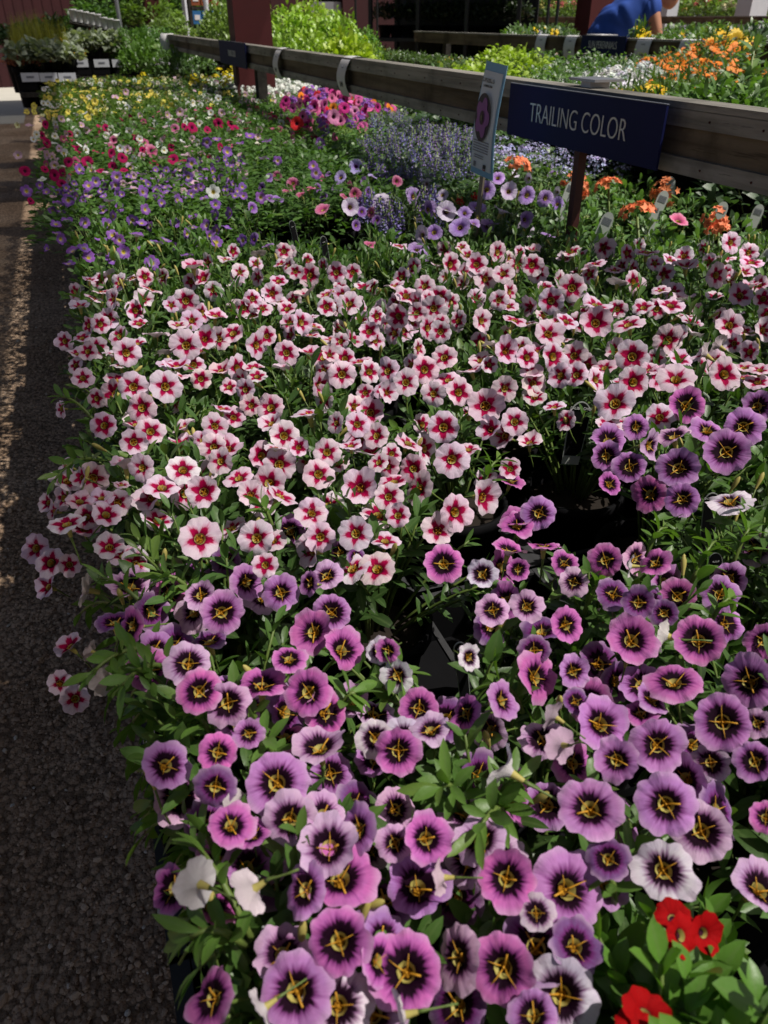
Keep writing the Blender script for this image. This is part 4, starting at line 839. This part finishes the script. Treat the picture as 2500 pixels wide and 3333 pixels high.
# ------------------------------------------------------------------ tall information card
def info_card():
    t = thing('info_card', 'tall blue edged information card picturing a purple flower, on a stake', 'sign', (.742, 1.456, .94)); t.rotation_euler = (R(3.), R(2), R(3))
    def strip(mat, w_, z0, z1, off, nm):
        b = MB(); N = 14; V = []
        for i in range(N):
            z = z0 + (z1 - z0) * i / (N - 1); bow = -.006 * math.sin(z / .195 * math.pi * 1.3)
            for sgn in (-1, 1): V.append((off + bow + .004 * sgn * z / .2, sgn * w_ / 2, z))
        V2 = [(x + .0012, y, z) for x, y, z in V]; n2 = len(V)
        F = [(2 * i, 2 * i + 2, 2 * i + 3, 2 * i + 1) for i in range(N - 1)] + [(n2 + 2 * i, n2 + 2 * i + 1, n2 + 2 * i + 3, n2 + 2 * i + 2) for i in range(N - 1)]
        F += [(2 * i + e, n2 + 2 * i + e, n2 + 2 * i + 2 + e, 2 * i + 2 + e) for i in range(N - 1) for e in (0, 1)]
        b.add(V + V2, F, mat); b.obj(nm, t, True)
    strip(TAGB, .088, 0, .192, 0, 'card'); strip(TAGW, .077, .012, .178, -.0022, 'white_panel')
    b = MB(); N = 28
    def disc(r1, r2, zc, xo, mat, lob=0):
        V = [(xo, 0, zc)]
        for k in range(N * 2):
            a = math.pi * k / N; e = 1 - lob * abs(math.cos(2.5 * a)) ** 3; V.append((xo, r1 * math.cos(a) * e, zc + r2 * math.sin(a) * e))
        b.add(V, [(0, 1 + (k + 1) % (2 * N), 1 + k) for k in range(2 * N)], mat)
    disc(.029, .041, .103, -.0122, plain('photo_dark', (.02, .018, .035), .5)); disc(.026, .035, .103, -.0132, plain('photo_violet', (.22, .07, .28), .5), .28); disc(.008, .012, .103, -.0142, plain('photo_eye', (.03, .01, .03), .5))
    disc(.003, .005, .103, -.0150, plain('photo_centre', (.10, .10, .06), .5)); b.obj('flower_picture', t)
    b = MB()
    for i, z in enumerate((.062, .0575, .053, .0485, .044, .037, .033)): b.box((-.0095, .004 if i > 4 else 0, z), (.0008, .058 if i < 5 else .036, .0014), GREYINK)
    b.box((-.0075, -.018, .020), (.0008, .010, .007), INK); b.box((-.0075, -.018, .0145), (.0008, .011, .0016), plain('small_red_mark', (.4, .03, .05))); b.box((-.0075, .02, .020), (.0008, .008, .009), GREYINK); b.obj('small_print', t)
    for (tx, s_, z) in (('SUPERBELLS', .0095, .164), ('CALIBRACHOA', .0055, .155)):
        o = link('lettering', text_mesh(tx, s_, INK, .85, .0003), t, (-.0085, 0, z)); o.rotation_euler = FACE_L.to_euler()
    b = MB(); b.box((.006, .006, -.06), (.004, .014, .24), plain('pale_wood_stake', (.24, .20, .15), .8)); b.obj('stake', t)
info_card()
# ------------------------------------------------------------------ small plant tags
def plant_tag(px, py, wpx, hpx, label, lean=0, dark=False, tx=None, z=None):
    P = at_z(px, py + hpx, z or CAN - .01); dep = (P - EV).dot(FWD); w_ = wpx / FP * dep * .85; h_ = hpx / FP * dep
    t = thing('plant_tag', label, 'plant tag', P, 'plastic tags among the flowers'); v = (EV - P); t.rotation_euler = (R(-8), R(lean), math.atan2(v.y, v.x) + math.pi / 2 + .35)
    def outline(w_, h0, h1, yo, mat, th):
        V = []; N = 12
        for k in range(N + 1): a = math.pi * k / N; V.append((w_ / 2 * math.cos(a), h1 - w_ * .7 + w_ * .7 * math.sin(a)))
        V += [(-w_ / 2 * .8, h0), (w_ / 2 * .8, h0)]; n = len(V)
        P3 = [(x, yo, z) for x, z in V] + [(x, yo + th, z) for x, z in V]
        b = MB(); b.add(P3, [tuple(range(n)), tuple(range(n, 2 * n))[::-1]] + [(i, i + n, (i + 1) % n + n, (i + 1) % n) for i in range(n)], mat); return b
    outline(w_, -.05, h_, 0, TAGGREY, .0008).obj('tag_blade', t)
    if dark: outline(w_ * .90, -.04, h_ - w_ * .05, -.0006, BLACKP, .0005).obj('tag_face', t)
    if tx: o = link('lettering', text_mesh(tx, w_ * .17, WHITEL if dark else INK, .9, .0002), t, (0, -.0012, h_ * .62)); o.rotation_euler = (R(90), 0, 0)
    else:
        b = MB(); [b.box((0, -.0006, h_ * .72 - k * w_ * .11), (w_ * .7, .0004, w_ * .045), GREYINK) for k in range(5)]; b.obj('printed_lines', t)
for x_, y_, w_, h_, ln, lb in ((1160, 630, 55, 80, -10, 'pale rounded plant tag standing before the blue flowers under the navy sign'), (1090, 700, 70, 100, 18, 'pale striped plant tag left of the rightmost orange heads'), (1078, 775, 45, 40, 10, 'small pale tag low behind the big orange head'),
                               (800, 808, 80, 110, 22, 'pale striped tag just right of the rusty stake'), (1400, 757, 70, 90, 14, 'pale striped tag above the right orange heads'), (1588, 770, 65, 80, 14, 'pale striped tag furthest right under the rail'), (625, 650, 70, 90, 20, 'pale tag behind orange heads left of the rusty stake'), (1640, 985, 60, 60, 30, 'pale striped tag cut by the right edge of the photo')):
    plant_tag(1450 + x_ * .6329, 180 + y_ * .6329, w_ * .6329, h_ * .6329, lb, ln)
for px_, py_, w_, h_, ln, tx_, lb in ((1885, 1305, 85, 60, 6, 'CALIBRACHOA', 'black white edged tag among pink flowers above the dark gap'), (2315, 1600, 60, 50, -4, 'CALIBRACHOA', 'black white edged tag beside the white and violet flower at right'), (1060, 770, 26, 50, -6, 'PLANT', 'black tag in the dark gap below the lone lavender flowers'),
                                       (960, 720, 24, 50, -8, 'PLANT', 'black tag left in the dark gap behind pink flowers'), (900, 2960, 12, 120, -14, None, 'tag edge leaning among purple flowers near the bottom'), (2330, 1790, 50, 80, -12, 'PLANT', 'black tag in the green leaves at the right edge'), (1500, 2080, 50, 60, -6, 'PLANT', 'black tag beside the dark tray gap in the middle')):
    plant_tag(px_, py_, w_, h_, lb, ln, True, tx_, CAN - .02)
# ------------------------------------------------------------------ background plants
DV = {}
def bgplant(name, label, cat, P, rad, h, lcol, grp, leaf=(.03, .013), n=520, flowers=None, base=BT, pot=True, style='dome', upright=.5, flat=.35):
    """P is the top centre of the plant; it stands in a pot on a bench top at height base"""
    t = thing(name, label, cat, (P.x, P.y, base), grp); zt = P.z - base; h = min(h, zt - .04)
    key = (style, leaf, n, upright, flat, random.randrange(3))
    if key not in DV:
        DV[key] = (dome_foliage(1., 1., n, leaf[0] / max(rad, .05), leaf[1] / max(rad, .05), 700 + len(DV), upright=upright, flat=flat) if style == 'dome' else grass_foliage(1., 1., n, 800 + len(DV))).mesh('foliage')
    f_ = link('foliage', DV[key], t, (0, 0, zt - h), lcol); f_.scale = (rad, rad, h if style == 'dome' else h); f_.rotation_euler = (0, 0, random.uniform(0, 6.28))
    if style == 'grass': f_.scale = (h, h, h)
    if pot:
        b_ = link('pot', POTW, t, (0, 0, 0)); k = max(.6, (zt - h + .03) / .11); b_.scale = (max(.8, rad * .55 / .058),) * 2 + (k,)
    for (me, cnt, sc, col) in (flowers or []):
        for i in range(min(cnt, 98)):
            a = random.uniform(0, 6.28); q = math.sqrt(random.random()); z = zt - h + h * (1 - flat * q * q) * random.uniform(.93, 1.08)
            f2 = link('flower_head', random.choice(me), t, (q * rad * math.cos(a), q * rad * math.sin(a), z), jit(col, .12)); nn = Vector((random.gauss(0, .35) - .3, random.gauss(0, .35) - .4, .8)).normalized()
            f2.rotation_mode = 'QUATERNION'; f2.rotation_quaternion = nn.to_track_quat('Z', 'Y'); s_ = sc * random.uniform(.75, 1.2); f2.scale = (s_, s_, s_)
    return t
LIME, MIDG, DKG = (.27, .38, .04), (.09, .17, .045), (.04, .08, .03)
ORG, YLW, WHT = (.72, .19, .01), (.78, .52, .01), (.80, .82, .82)
n_ = 0
def at(px, py, X): return at_x(px, py, X)
B2 = [('lime', 1560, 205, 2.0), ('lime', 1640, 150, 2.5), ('lime', 1700, 165, 2.2), ('lime', 1500, 215, 1.9), ('lime', 1620, 205, 1.5),
      ('bacopa', 1760, 165, 2.4), ('bacopa', 1800, 215, 1.7), ('bacopa', 1870, 185, 2.3), ('bacopa', 1930, 170, 2.6), ('bacopa', 1880, 235, 1.5), ('bacopa', 1790, 250, 1.2), ('bacopa', 2060, 175, 2.75),
      ('daisy', 2000, 215, 2.0), ('daisy', 2070, 205, 2.2), ('daisy', 2110, 225, 1.9), ('daisy', 1990, 250, 1.5), ('daisy', 1880, 278, 1.05),
      ('orange', 2170, 172, 2.5), ('orange', 2230, 172, 2.4), ('orange', 2330, 125, 2.6), ('orange', 2290, 185, 2.0), ('orange', 2390, 200, 2.0),
      ('yellow', 2110, 262, 1.4), ('yellow', 2180, 262, 1.45), ('yellow', 2060, 285, 1.1), ('yellow', 2240, 250, 1.6),
      ('leafy', 2260, 290, 1.25), ('leafy', 2350, 270, 1.4), ('leafy', 2330, 320, 1.08), ('leafy', 2430, 260, 1.5), ('leafy', 2480, 300, 1.15), ('leafy', 2200, 320, 1.0), ('leafy', 2500, 210, 2.0)]
SPEC = {'lime': ('lime_shrub', 'bright lime green leafy plant', LIME, (.035, .02), []), 'bacopa': ('white_flowering_plant', 'leafy plant dotted with small white flowers', MIDG, (.026, .013), [(LOOSE, 34, .012, WHT)]),
        'daisy': ('white_daisy_plant', 'plant thick with white blooms', (.06, .11, .04), (.03, .008), [(HEADS, 90, .019, WHT)]), 'orange': ('orange_daisy_plant', 'plant with orange daisy flowers', (.07, .13, .04), (.03, .008), [(DAISY, 62, .0145, ORG)]),
        'yellow': ('yellow_daisy_plant', 'plant with yellow daisy flowers', (.08, .14, .04), (.03, .007), [(DAISY, 12, .019, YLW)]), 'leafy': ('leafy_plant', 'mid green leafy plant', (.085, .17, .035), (.03, .012), [])}
cnt = {}
for kd, px_, py_, X_ in B2:
    nm, ds, lc, lf, fl = SPEC[kd]; P = at(px_, py_, max(X_, 1.45)); P.z -= .015; lf = (lf[0] * .8, lf[1] * .9); rad = .13 if X_ < 1.6 else .17
    tot = sum(1 for q in B2 if q[0] == kd)
    od = sorted([q for q in B2 if q[0] == kd], key=lambda q: q[1]).index((kd, px_, py_, X_))
    bgplant(nm, '%s behind the near rail, %s from left' % (ds, ORD[od]), 'plant', P, rad, .19, lc, {'lime': 'lime shrubs behind the near rail'}.get(kd, kd + ' plants behind the near rail'), lf, 620, fl)
# low filler plants so the wide bench is full
for i in range(9):
    for j, X_ in enumerate((1.5, 1.85, 2.2, 2.6)):
        Y_ = .75 + i * .55 + random.uniform(-.1, .1); px_, py_, k_ = project((X_, Y_, .95))
        if k_ < .1 or px_ > 2700 or px_ < 900: continue
        bgplant('leafy_plant', 'low green plant on the wide bench behind the rail, %s deep, %s row' % (ORD[j], ORD[i]), 'plant', Vector((X_ + random.uniform(-.1, .1), Y_, .93)), .19, .2, random.choice([MIDG, DKG, (.07, .14, .04)]), 'low green plants on the wide bench', (.035, .015), 480, [])
# tall broad leaved stem plant at right
t = thing('tall_leafy_plant', 'tall upright plant with long grey green leaves at right behind the rail', 'plant', (at(2440, 250, 1.7).x, at(2440, 250, 1.7).y, BT)); b = MB(); B_, D_, U_ = [], [], []
b.tube([(0, 0, .05), (.01, 0, .3), (0, .01, .52)], .004, STEM, 6)
for k in range(22): a = k * 2.4; z = .22 + .30 * k / 22; B_.append((0, 0, z)); D_.append((math.cos(a), math.sin(a), .9)); U_.append((-math.cos(a), -math.sin(a), .8))
b.leaves(B_, D_, U_, .075, .02, .3, LEAF, rng.random(22)); o = b.obj('foliage', t, True); o.color = (.11, .19, .07, 1); link('pot', POTW, t)
# sun-lit tall shrubs left of the shelves
for i, (px_, py_, X_, rr, col, tx_) in enumerate(((930, 40, 1.75, .30, (.23, .37, .04), 'tall bright green shrub beside the thick red post'), (1010, 25, 2.1, .30, (.27, .38, .05), 'tall feathery lime shrub, middle of the sunlit clump'), (1090, 55, 2.1, .26, (.24, .38, .05), 'tall bright green shrub, right of the sunlit clump'),
                                               (900, 110, 1.35, .2, (.2, .32, .05), 'lower bright green plant against the red post'), (1000, 120, 1.6, .24, (.24, .36, .04), 'lower lime plant in front of the sunlit clump'), (1130, 140, 1.7, .2, (.32, .42, .04), 'low round lime plant left of the thin black pole'), (1190, 110, 2.6, .18, (.12, .25, .04), 'bright green plant right of the thin black pole'),
                                               (1200, 165, 1.9, .15, (.18, .28, .03), 'small lime plant below the shelves, right of black pole'), (720, 25, 1.3, .22, (.15, .23, .05), 'tall yellowish plant left of the thick red post'))):
    P = at(px_, py_, X_); bgplant('green_shrub', tx_, 'shrub', P, rr, .48, col, None, (.04, .022), 1300, [], upright=.4, flat=.5)
# row under the shelves: small white and yellow flowers
for i in range(9):
    px_ = 1255 + i * 55; P = at(px_, 162 + i * 6, 2.75); bgplant('white_flowering_plant', 'low white flowered plant below the dark shelves, %s from left' % ORD[i], 'plant', P, .12, .12, (.08, .14, .04), 'white flowered plants below the shelves', (.025, .01), 300, [(LOOSE, 10, .012, WHT if i % 4 else YLW)])
# dark plants in pots on the shelves
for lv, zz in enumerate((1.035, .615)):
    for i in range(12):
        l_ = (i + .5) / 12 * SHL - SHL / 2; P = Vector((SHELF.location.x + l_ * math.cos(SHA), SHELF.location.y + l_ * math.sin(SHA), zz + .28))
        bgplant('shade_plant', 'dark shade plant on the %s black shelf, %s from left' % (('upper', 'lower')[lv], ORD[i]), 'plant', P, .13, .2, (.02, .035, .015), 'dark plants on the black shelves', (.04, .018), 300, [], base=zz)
# third row behind the second rail
for i in range(26):
    px_ = 1690 + (i % 13) * 66; X_ = 3.45 + .35 * (i // 13); P = at(px_, 105 - 14 * (i // 13), X_); c_ = [(HEADS, 10, .02, WHT), (LOOSE, 16, .02, (.55, .45, .65)), (DAISY, 5, .03, YLW), (LOOSE, 14, .018, (.8, .8, .7))][i % 4]
    if 1880 < px_ < 2160: continue
    bgplant('mixed_border_plant', 'border plant behind the second rail, %s from left in its %s row' % (ORD[i % 13], ORD[i // 13]), 'plant', P, .17, .22, random.choice([MIDG, DKG, (.10, .17, .05)]), 'border plants behind the second rail', (.035, .015), 420, [c_])
P = at(2395, 118, 2.9); bgplant('yellow_daisy_plant', 'gold flowered plant with dark centres by the second rail at right', 'plant', P, .12, .14, MIDG, None, (.03, .012), 300, [(DAISYD, 14, .035, (.72, .45, .02))])
P = at(2085, 92, 3.3); bgplant('yellow_daisy_plant', 'small yellow flower plant before the person in blue', 'plant', P, .05, .14, MIDG, None, (.03, .012), 80, [(DAISY, 4, .03, (.8, .55, .01))])
# flower baskets behind the far rails
for i in range(11):
    px_ = 1300 + i * 118; X_ = 7.6; P = at_x(px_, 0 + (i % 3) * 6, X_); c_ = [(.65, .5, .15), (.62, .16, .16), (.7, .62, .4), (.6, .12, .24)][i % 4]
    bgplant('basket_plant', 'large flowering plant on the far side under the roof edge, %s from left' % ORD[i], 'plant', P + Vector((0, 0, .10)), .46, .5, (.13, .21, .05), 'flowering plants beyond the third rail', (.06, .025), 1000, [(HEADS, 38, .05, c_)], base=.0)
# far greenery beyond everything: a mass of shrubs
def hedge(name, label, x0, x1, y0, y1, z1, n, col, seed):
    g = np.random.default_rng(seed); b = MB(); P_ = np.stack([g.uniform(x0, x1, n), g.uniform(y0, y1, n), g.random(n) ** .8 * z1], -1); P_[:, 2] *= .75 + .25 * np.sin(P_[:, 0] * 2.1) * np.cos(P_[:, 1] * 1.7)
    b.leaves(P_, g.normal(0, 1, (n, 3)), np.tile([0, 0, 1.], (n, 1)) + g.normal(0, .4, (n, 3)), .10 * g.uniform(.6, 1.4, n), .055, .2, LEAF, g.random(n), False)
    o = b.obj(name, smooth=True); o.color = col + (1,); tag(o, label, 'greenery', kind='stuff')
hedge('distant_shrubs', 'mass of sunlit shrubs far behind the wire fence', 9.2, 12, 3, 13, 2.6, 9000, (.10, .16, .05), 5)
hedge('distant_foliage', 'mass of green foliage between barn and shed at far left', 1.1, 2.3, 11.2, 12.2, 2.2, 4500, (.10, .19, .05), 6)
hedge('distant_greenery', 'mass of green leaves beyond the shelves at the back', 4.5, 9, 12.6, 14, 2.2, 7000, (.11, .18, .05), 7)
# ------------------------------------------------------------------ left rear bench: silver leaved plants in labelled trays
for r_i, (y_, z_, pxs) in enumerate(((6.72, .80, (99, 159, 220)), (7.55, .86, (262, 331, 390)))):
    for j, px_ in enumerate(pxs):
        P = at_y(px_, 253 if r_i == 0 else 207, y_); lab = ('front', 'rear')[r_i]
        t = thing('labelled_tray', 'black tray with a white label, %s step of the rear bench, %s from left' % (lab, ORD[j]), 'tray', (P.x, y_ + .12, P.z)); t['group'] = 'labelled black trays on the rear bench'
        b = MB(); b.box((0, 0, -.035), (.17, .24, .09), BLACKP); b.obj('tray_box', t); b = MB(); b.box((0, -.124, .003), (.118, .004, .055), WHITEP); b.obj('label_card', t)
        b = MB(); b.box((0, -.127, .005), (.05, .001, .012), GREYINK); b.obj('printed_line', t)
        for q in range(2):
            bgplant('silver_leaf_plant', 'silver leaved plant, %s one in the %s step tray %s from left' % (('left', 'right')[q], lab, ORD[j]), 'plant', Vector((P.x - .045 + .09 * q, y_ + .10 + .06 * q, P.z + .19)), .085, .16, (.27, .31, .23), 'silver leaved plants on the rear bench', (.05, .034), 110, [], base=P.z + .01, pot=False, upright=.35)
    a, c = at_y(pxs[0] - 40, 265, y_), at_y(pxs[-1] + 40, 265, y_); b = MB(); b.box((0, .12, 0), (c.x - a.x, .30, .03), DARKW); b.box((0, .12, -.3), (.05, .28, .57), DARKW)
    tag(b.obj('bench_step', loc=((a.x + c.x) / 2, y_, P.z - .10)), 'dark timber %s step carrying labelled trays at upper left' % ('lower', 'upper')[r_i], 'bench step')
for i, (px_, py_) in enumerate(((40, 115), (75, 105), (110, 100), (150, 110), (190, 115), (60, 145), (120, 140))):
    P = at_y(px_, py_ - 48, 7.3 + .12 * (i % 3)); bgplant('ornamental_grass', 'yellow green ornamental grass in the clump at upper left, %s from left' % ORD[[0, 2, 3, 5, 6, 1, 4][i]], 'grass plant', P, .1, .25, (.38, .38, .05), 'ornamental grasses at upper left', (.2, .006), 170, [], base=BT, style='grass')
for i, (px_, py_, c_, lb) in enumerate(((60, 172, (.35, .12, .08), 'dusky pink leaved plant at left edge of the rear bench'), (100, 162, (.36, .13, .09), 'dusky pink leaved plant second on the rear bench'), (210, 148, (.55, .33, .02), 'golden flowered plant beside the silver leaves at upper left'), (300, 102, (.42, .13, .04), 'rusty orange leaved plant behind the silver leaves'))):
    P = at_y(px_, py_, 7.0 + .1 * i if i < 3 else 8.4); bgplant('coloured_leaf_plant', lb, 'plant', P, .12, .12, c_, None, (.03, .015), 260, [])
for i, (px_, py_) in enumerate(((110, 78), (160, 62), (200, 72), (235, 60), (30, 95), (270, 85), (330, 110), (380, 100))):
    P = at_y(px_, py_, 8.5); bgplant('dark_leaf_plant', 'dark green plant before the red barn wall, %s from left' % ORD[[1, 2, 3, 4, 0, 5, 6, 7][i]], 'plant', P, .17, .22, (.04, .085, .03), 'dark green plants before the barn', (.05, .025), 380, [(HEADS, 1, .05, (.7, .01, .10))] if i == 1 else ([(DAISY, 2, .05, (.7, .5, .05))] if i == 0 else []))
for i in range(8):
    p = at_y(238 + i * 20, 46 + i * 4 + (6 if i > 4 else 0), 7.9); b = MB(); b.lathe([(.022, 0), (.03, .075), (.033, .075), (.033, .085), (.026, .085), (.022, .01)], PAPER, 10)
    tag(b.obj('small_pot', smooth=True, loc=(p.x, p.y, p.z - .05)), 'small pale pot on the hanging shelf at upper left, %s from left' % ORD[i], 'pot', 'small pale pots in a row')
a, c = at_y(225, 62, 7.9), at_y(420, 95, 7.9); b = MB(); b.tube([(0, 0, 0), ((c.x - a.x) * .5, .0, (c.z - a.z) * .6), (c.x - a.x, 0, c.z - a.z)], .02, DARKW, 5); b.tube([(0, .08, 0), ((c.x - a.x) * .5, .08, (c.z - a.z) * .6), (c.x - a.x, .08, c.z - a.z)], .02, DARKW, 5)
b.box((.05, .04, -.45), (.04, .04, .9), DARKW); b.box((c.x - a.x - .05, .04, -.5), (.04, .04, .9), DARKW)
tag(b.obj('pot_rack', loc=(a.x, a.y, a.z - .02)), 'narrow dark rack holding a row of small pale pots', 'rack')
for i, (px_, py_, yy, rr, col) in enumerate(((430, 105, 7.7, .2, (.10, .2, .04)), (500, 100, 7.9, .2, (.10, .21, .05)), (550, 60, 8.6, .22, (.14, .22, .05)), (450, 150, 7.1, .16, (.11, .22, .04)), (620, 150, 6.9, .17, (.09, .17, .05)), (560, 175, 6.7, .16, (.08, .15, .05)), (680, 100, 8.3, .2, (.13, .2, .06)), (720, 55, 8.8, .2, (.15, .22, .05)), (480, 10, 9.6, .3, (.13, .22, .04)), (330, 5, 9.9, .35, (.10, .2, .05)), (300, 40, 9.7, .3, (.09, .19, .05)))):
    P = at_y(px_, py_, yy); bgplant('bushy_plant', 'bushy green plant beyond the far bench end, %s in its clump' % 'first second third fourth fifth sixth seventh eighth ninth tenth eleventh'.split()[i], 'plant', P, rr, .3, col, 'bushy plants behind the flower bench', (.04, .02), 520, [(LOOSE, 12, .02, (.7, .65, .75))] if i in (1, 4, 5, 6) else [])
# ------------------------------------------------------------------ the person in blue
def person():
    X0 = 4.05; hip = at_x(1955, 128, X0); t = thing('person', 'person in a blue T-shirt bending over plants behind the second rail', 'person', (hip.x, hip.y, 0))
    f = Vector((RIGHT.x, RIGHT.y, 0)).normalized(); l_ = Vector((FWD.x, FWD.y, 0)).normalized()      # leans to the picture's right
    J = {}
    def j(n, a, b_, z, r): J[n] = (f * a + l_ * b_ + Vector((0, 0, z)), r)
    j('pelvis', .02, 0, .96, .165); j('waist', .08, 0, 1.08, .19); j('chest', .19, 0, 1.20, .20); j('neckb', .34, 0, 1.36, .075); j('neck', .40, 0, 1.38, .055); j('head', .47, 0, 1.36, .085); j('crown', .57, 0, 1.33, .075); j('chin', .52, 0, 1.26, .05)
    for sgn, k in ((-1, 'n'), (1, 'f')):
        j('sh' + k, .30, sgn * .17, 1.31, .062); j('el' + k, .37, sgn * .22, 1.10, .043); j('wr' + k, .45, sgn * .17, .94, .028); j('pa' + k, .48, sgn * .16, .89, .028)
        j('hp' + k, -.01, sgn * .09, .92, .10); j('kn' + k, .03, sgn * .10, .50, .062); j('an' + k, -.02, sgn * .10, .09, .04); j('to' + k, .14, sgn * .11, .03, .035)
        for q in range(4): j('fa%d' % q + k, .51, sgn * (.16 + (q - 1.5) * .018), .86, .009); j('fb%d' % q + k, .525 - .004 * abs(q - 1), sgn * (.16 + (q - 1.5) * .02), .825, .008)
        j('th' + k, .50, sgn * .13, .87, .010); j('ti' + k, .525, sgn * .12, .85, .008)
    E_ = [('pelvis', 'waist'), ('waist', 'chest'), ('chest', 'neckb'), ('neckb', 'neck'), ('neck', 'head'), ('head', 'crown'), ('head', 'chin')]
    for k in 'nf':
        E_ += [('chest', 'sh' + k), ('sh' + k, 'el' + k), ('el' + k, 'wr' + k), ('wr' + k, 'pa' + k), ('pelvis', 'hp' + k), ('hp' + k, 'kn' + k), ('kn' + k, 'an' + k), ('an' + k, 'to' + k), ('pa' + k, 'th' + k), ('th' + k, 'ti' + k)]
        for q in range(4): E_ += [('pa' + k, 'fa%d' % q + k), ('fa%d' % q + k, 'fb%d' % q + k)]
    def skin(name, names, edges, grow, mat, root, lv=2):
        me = bpy.data.meshes.new(name); idx = {n: i for i, n in enumerate(names)}
        me.from_pydata([tuple(J[n][0]) for n in names], [(idx[a], idx[b_]) for a, b_ in edges], []); o = link(name, me, t)
        m = o.modifiers.new('s', 'SKIN'); sub = o.modifiers.new('u', 'SUBSURF'); sub.levels = sub.render_levels = lv
        for n in names:
            sv = me.skin_vertices[0].data[idx[n]]; r = J[n][1] + grow; sv.radius = (r, r); sv.use_root = n == root
        dg = bpy.context.evaluated_depsgraph_get(); me2 = bpy.data.meshes.new_from_object(o.evaluated_get(dg)); o.modifiers.clear(); o.data = me2; me2.materials.clear(); me2.materials.append(mat)
        for p_ in me2.polygons: p_.use_smooth = True
        return o
    SK = plain('skin', (.36, .17, .10), .5, .1); SH = plain('blue_cotton', (.012, .055, .28), .8, .2, 9., bstr=.3); TR = plain('dark_trousers', (.02, .022, .03), .85, .2); HR = plain('brown_hair', (.05, .03, .02), .7, .4, 60.)
    from mathutils import noise as NZ
    skin('body', list(J), E_, 0, SK, 'pelvis')
    J['sln'] = (J['shn'][0].lerp(J['eln'][0], .62), .060); J['slf'] = (J['shf'][0].lerp(J['elf'][0], .62), .060)
    skin('t_shirt', ['pelvis', 'waist', 'chest', 'neckb', 'shn', 'shf', 'sln', 'slf'], [('pelvis', 'waist'), ('waist', 'chest'), ('chest', 'neckb'), ('chest', 'shn'), ('chest', 'shf'), ('shn', 'sln'), ('shf', 'slf')], .026, SH, 'pelvis', 4)
    ts = [c for c in t.children if c.name.startswith('t_shirt')][0]
    for v_ in ts.data.vertices: v_.co += v_.normal * (.016 * (abs(NZ.noise(v_.co * 7 + Vector((0, 0, v_.co.x * 9)))) * 2 - .5))
    skin('trousers', ['pelvis', 'hpn', 'hpf', 'knn', 'knf', 'ann', 'anf'], [('pelvis', 'hpn'), ('pelvis', 'hpf'), ('hpn', 'knn'), ('hpf', 'knf'), ('knn', 'ann'), ('knf', 'anf')], .012, TR, 'pelvis')
    J['ha'] = (J['head'][0] + f * -.01 + Vector((0, 0, .03)), .085); J['hb'] = (J['crown'][0] + Vector((0, 0, .02)), .078); skin('hair', ['ha', 'hb'], [('ha', 'hb')], .008, HR, 'ha', 2)
person()
print('objects', len(bpy.data.objects))
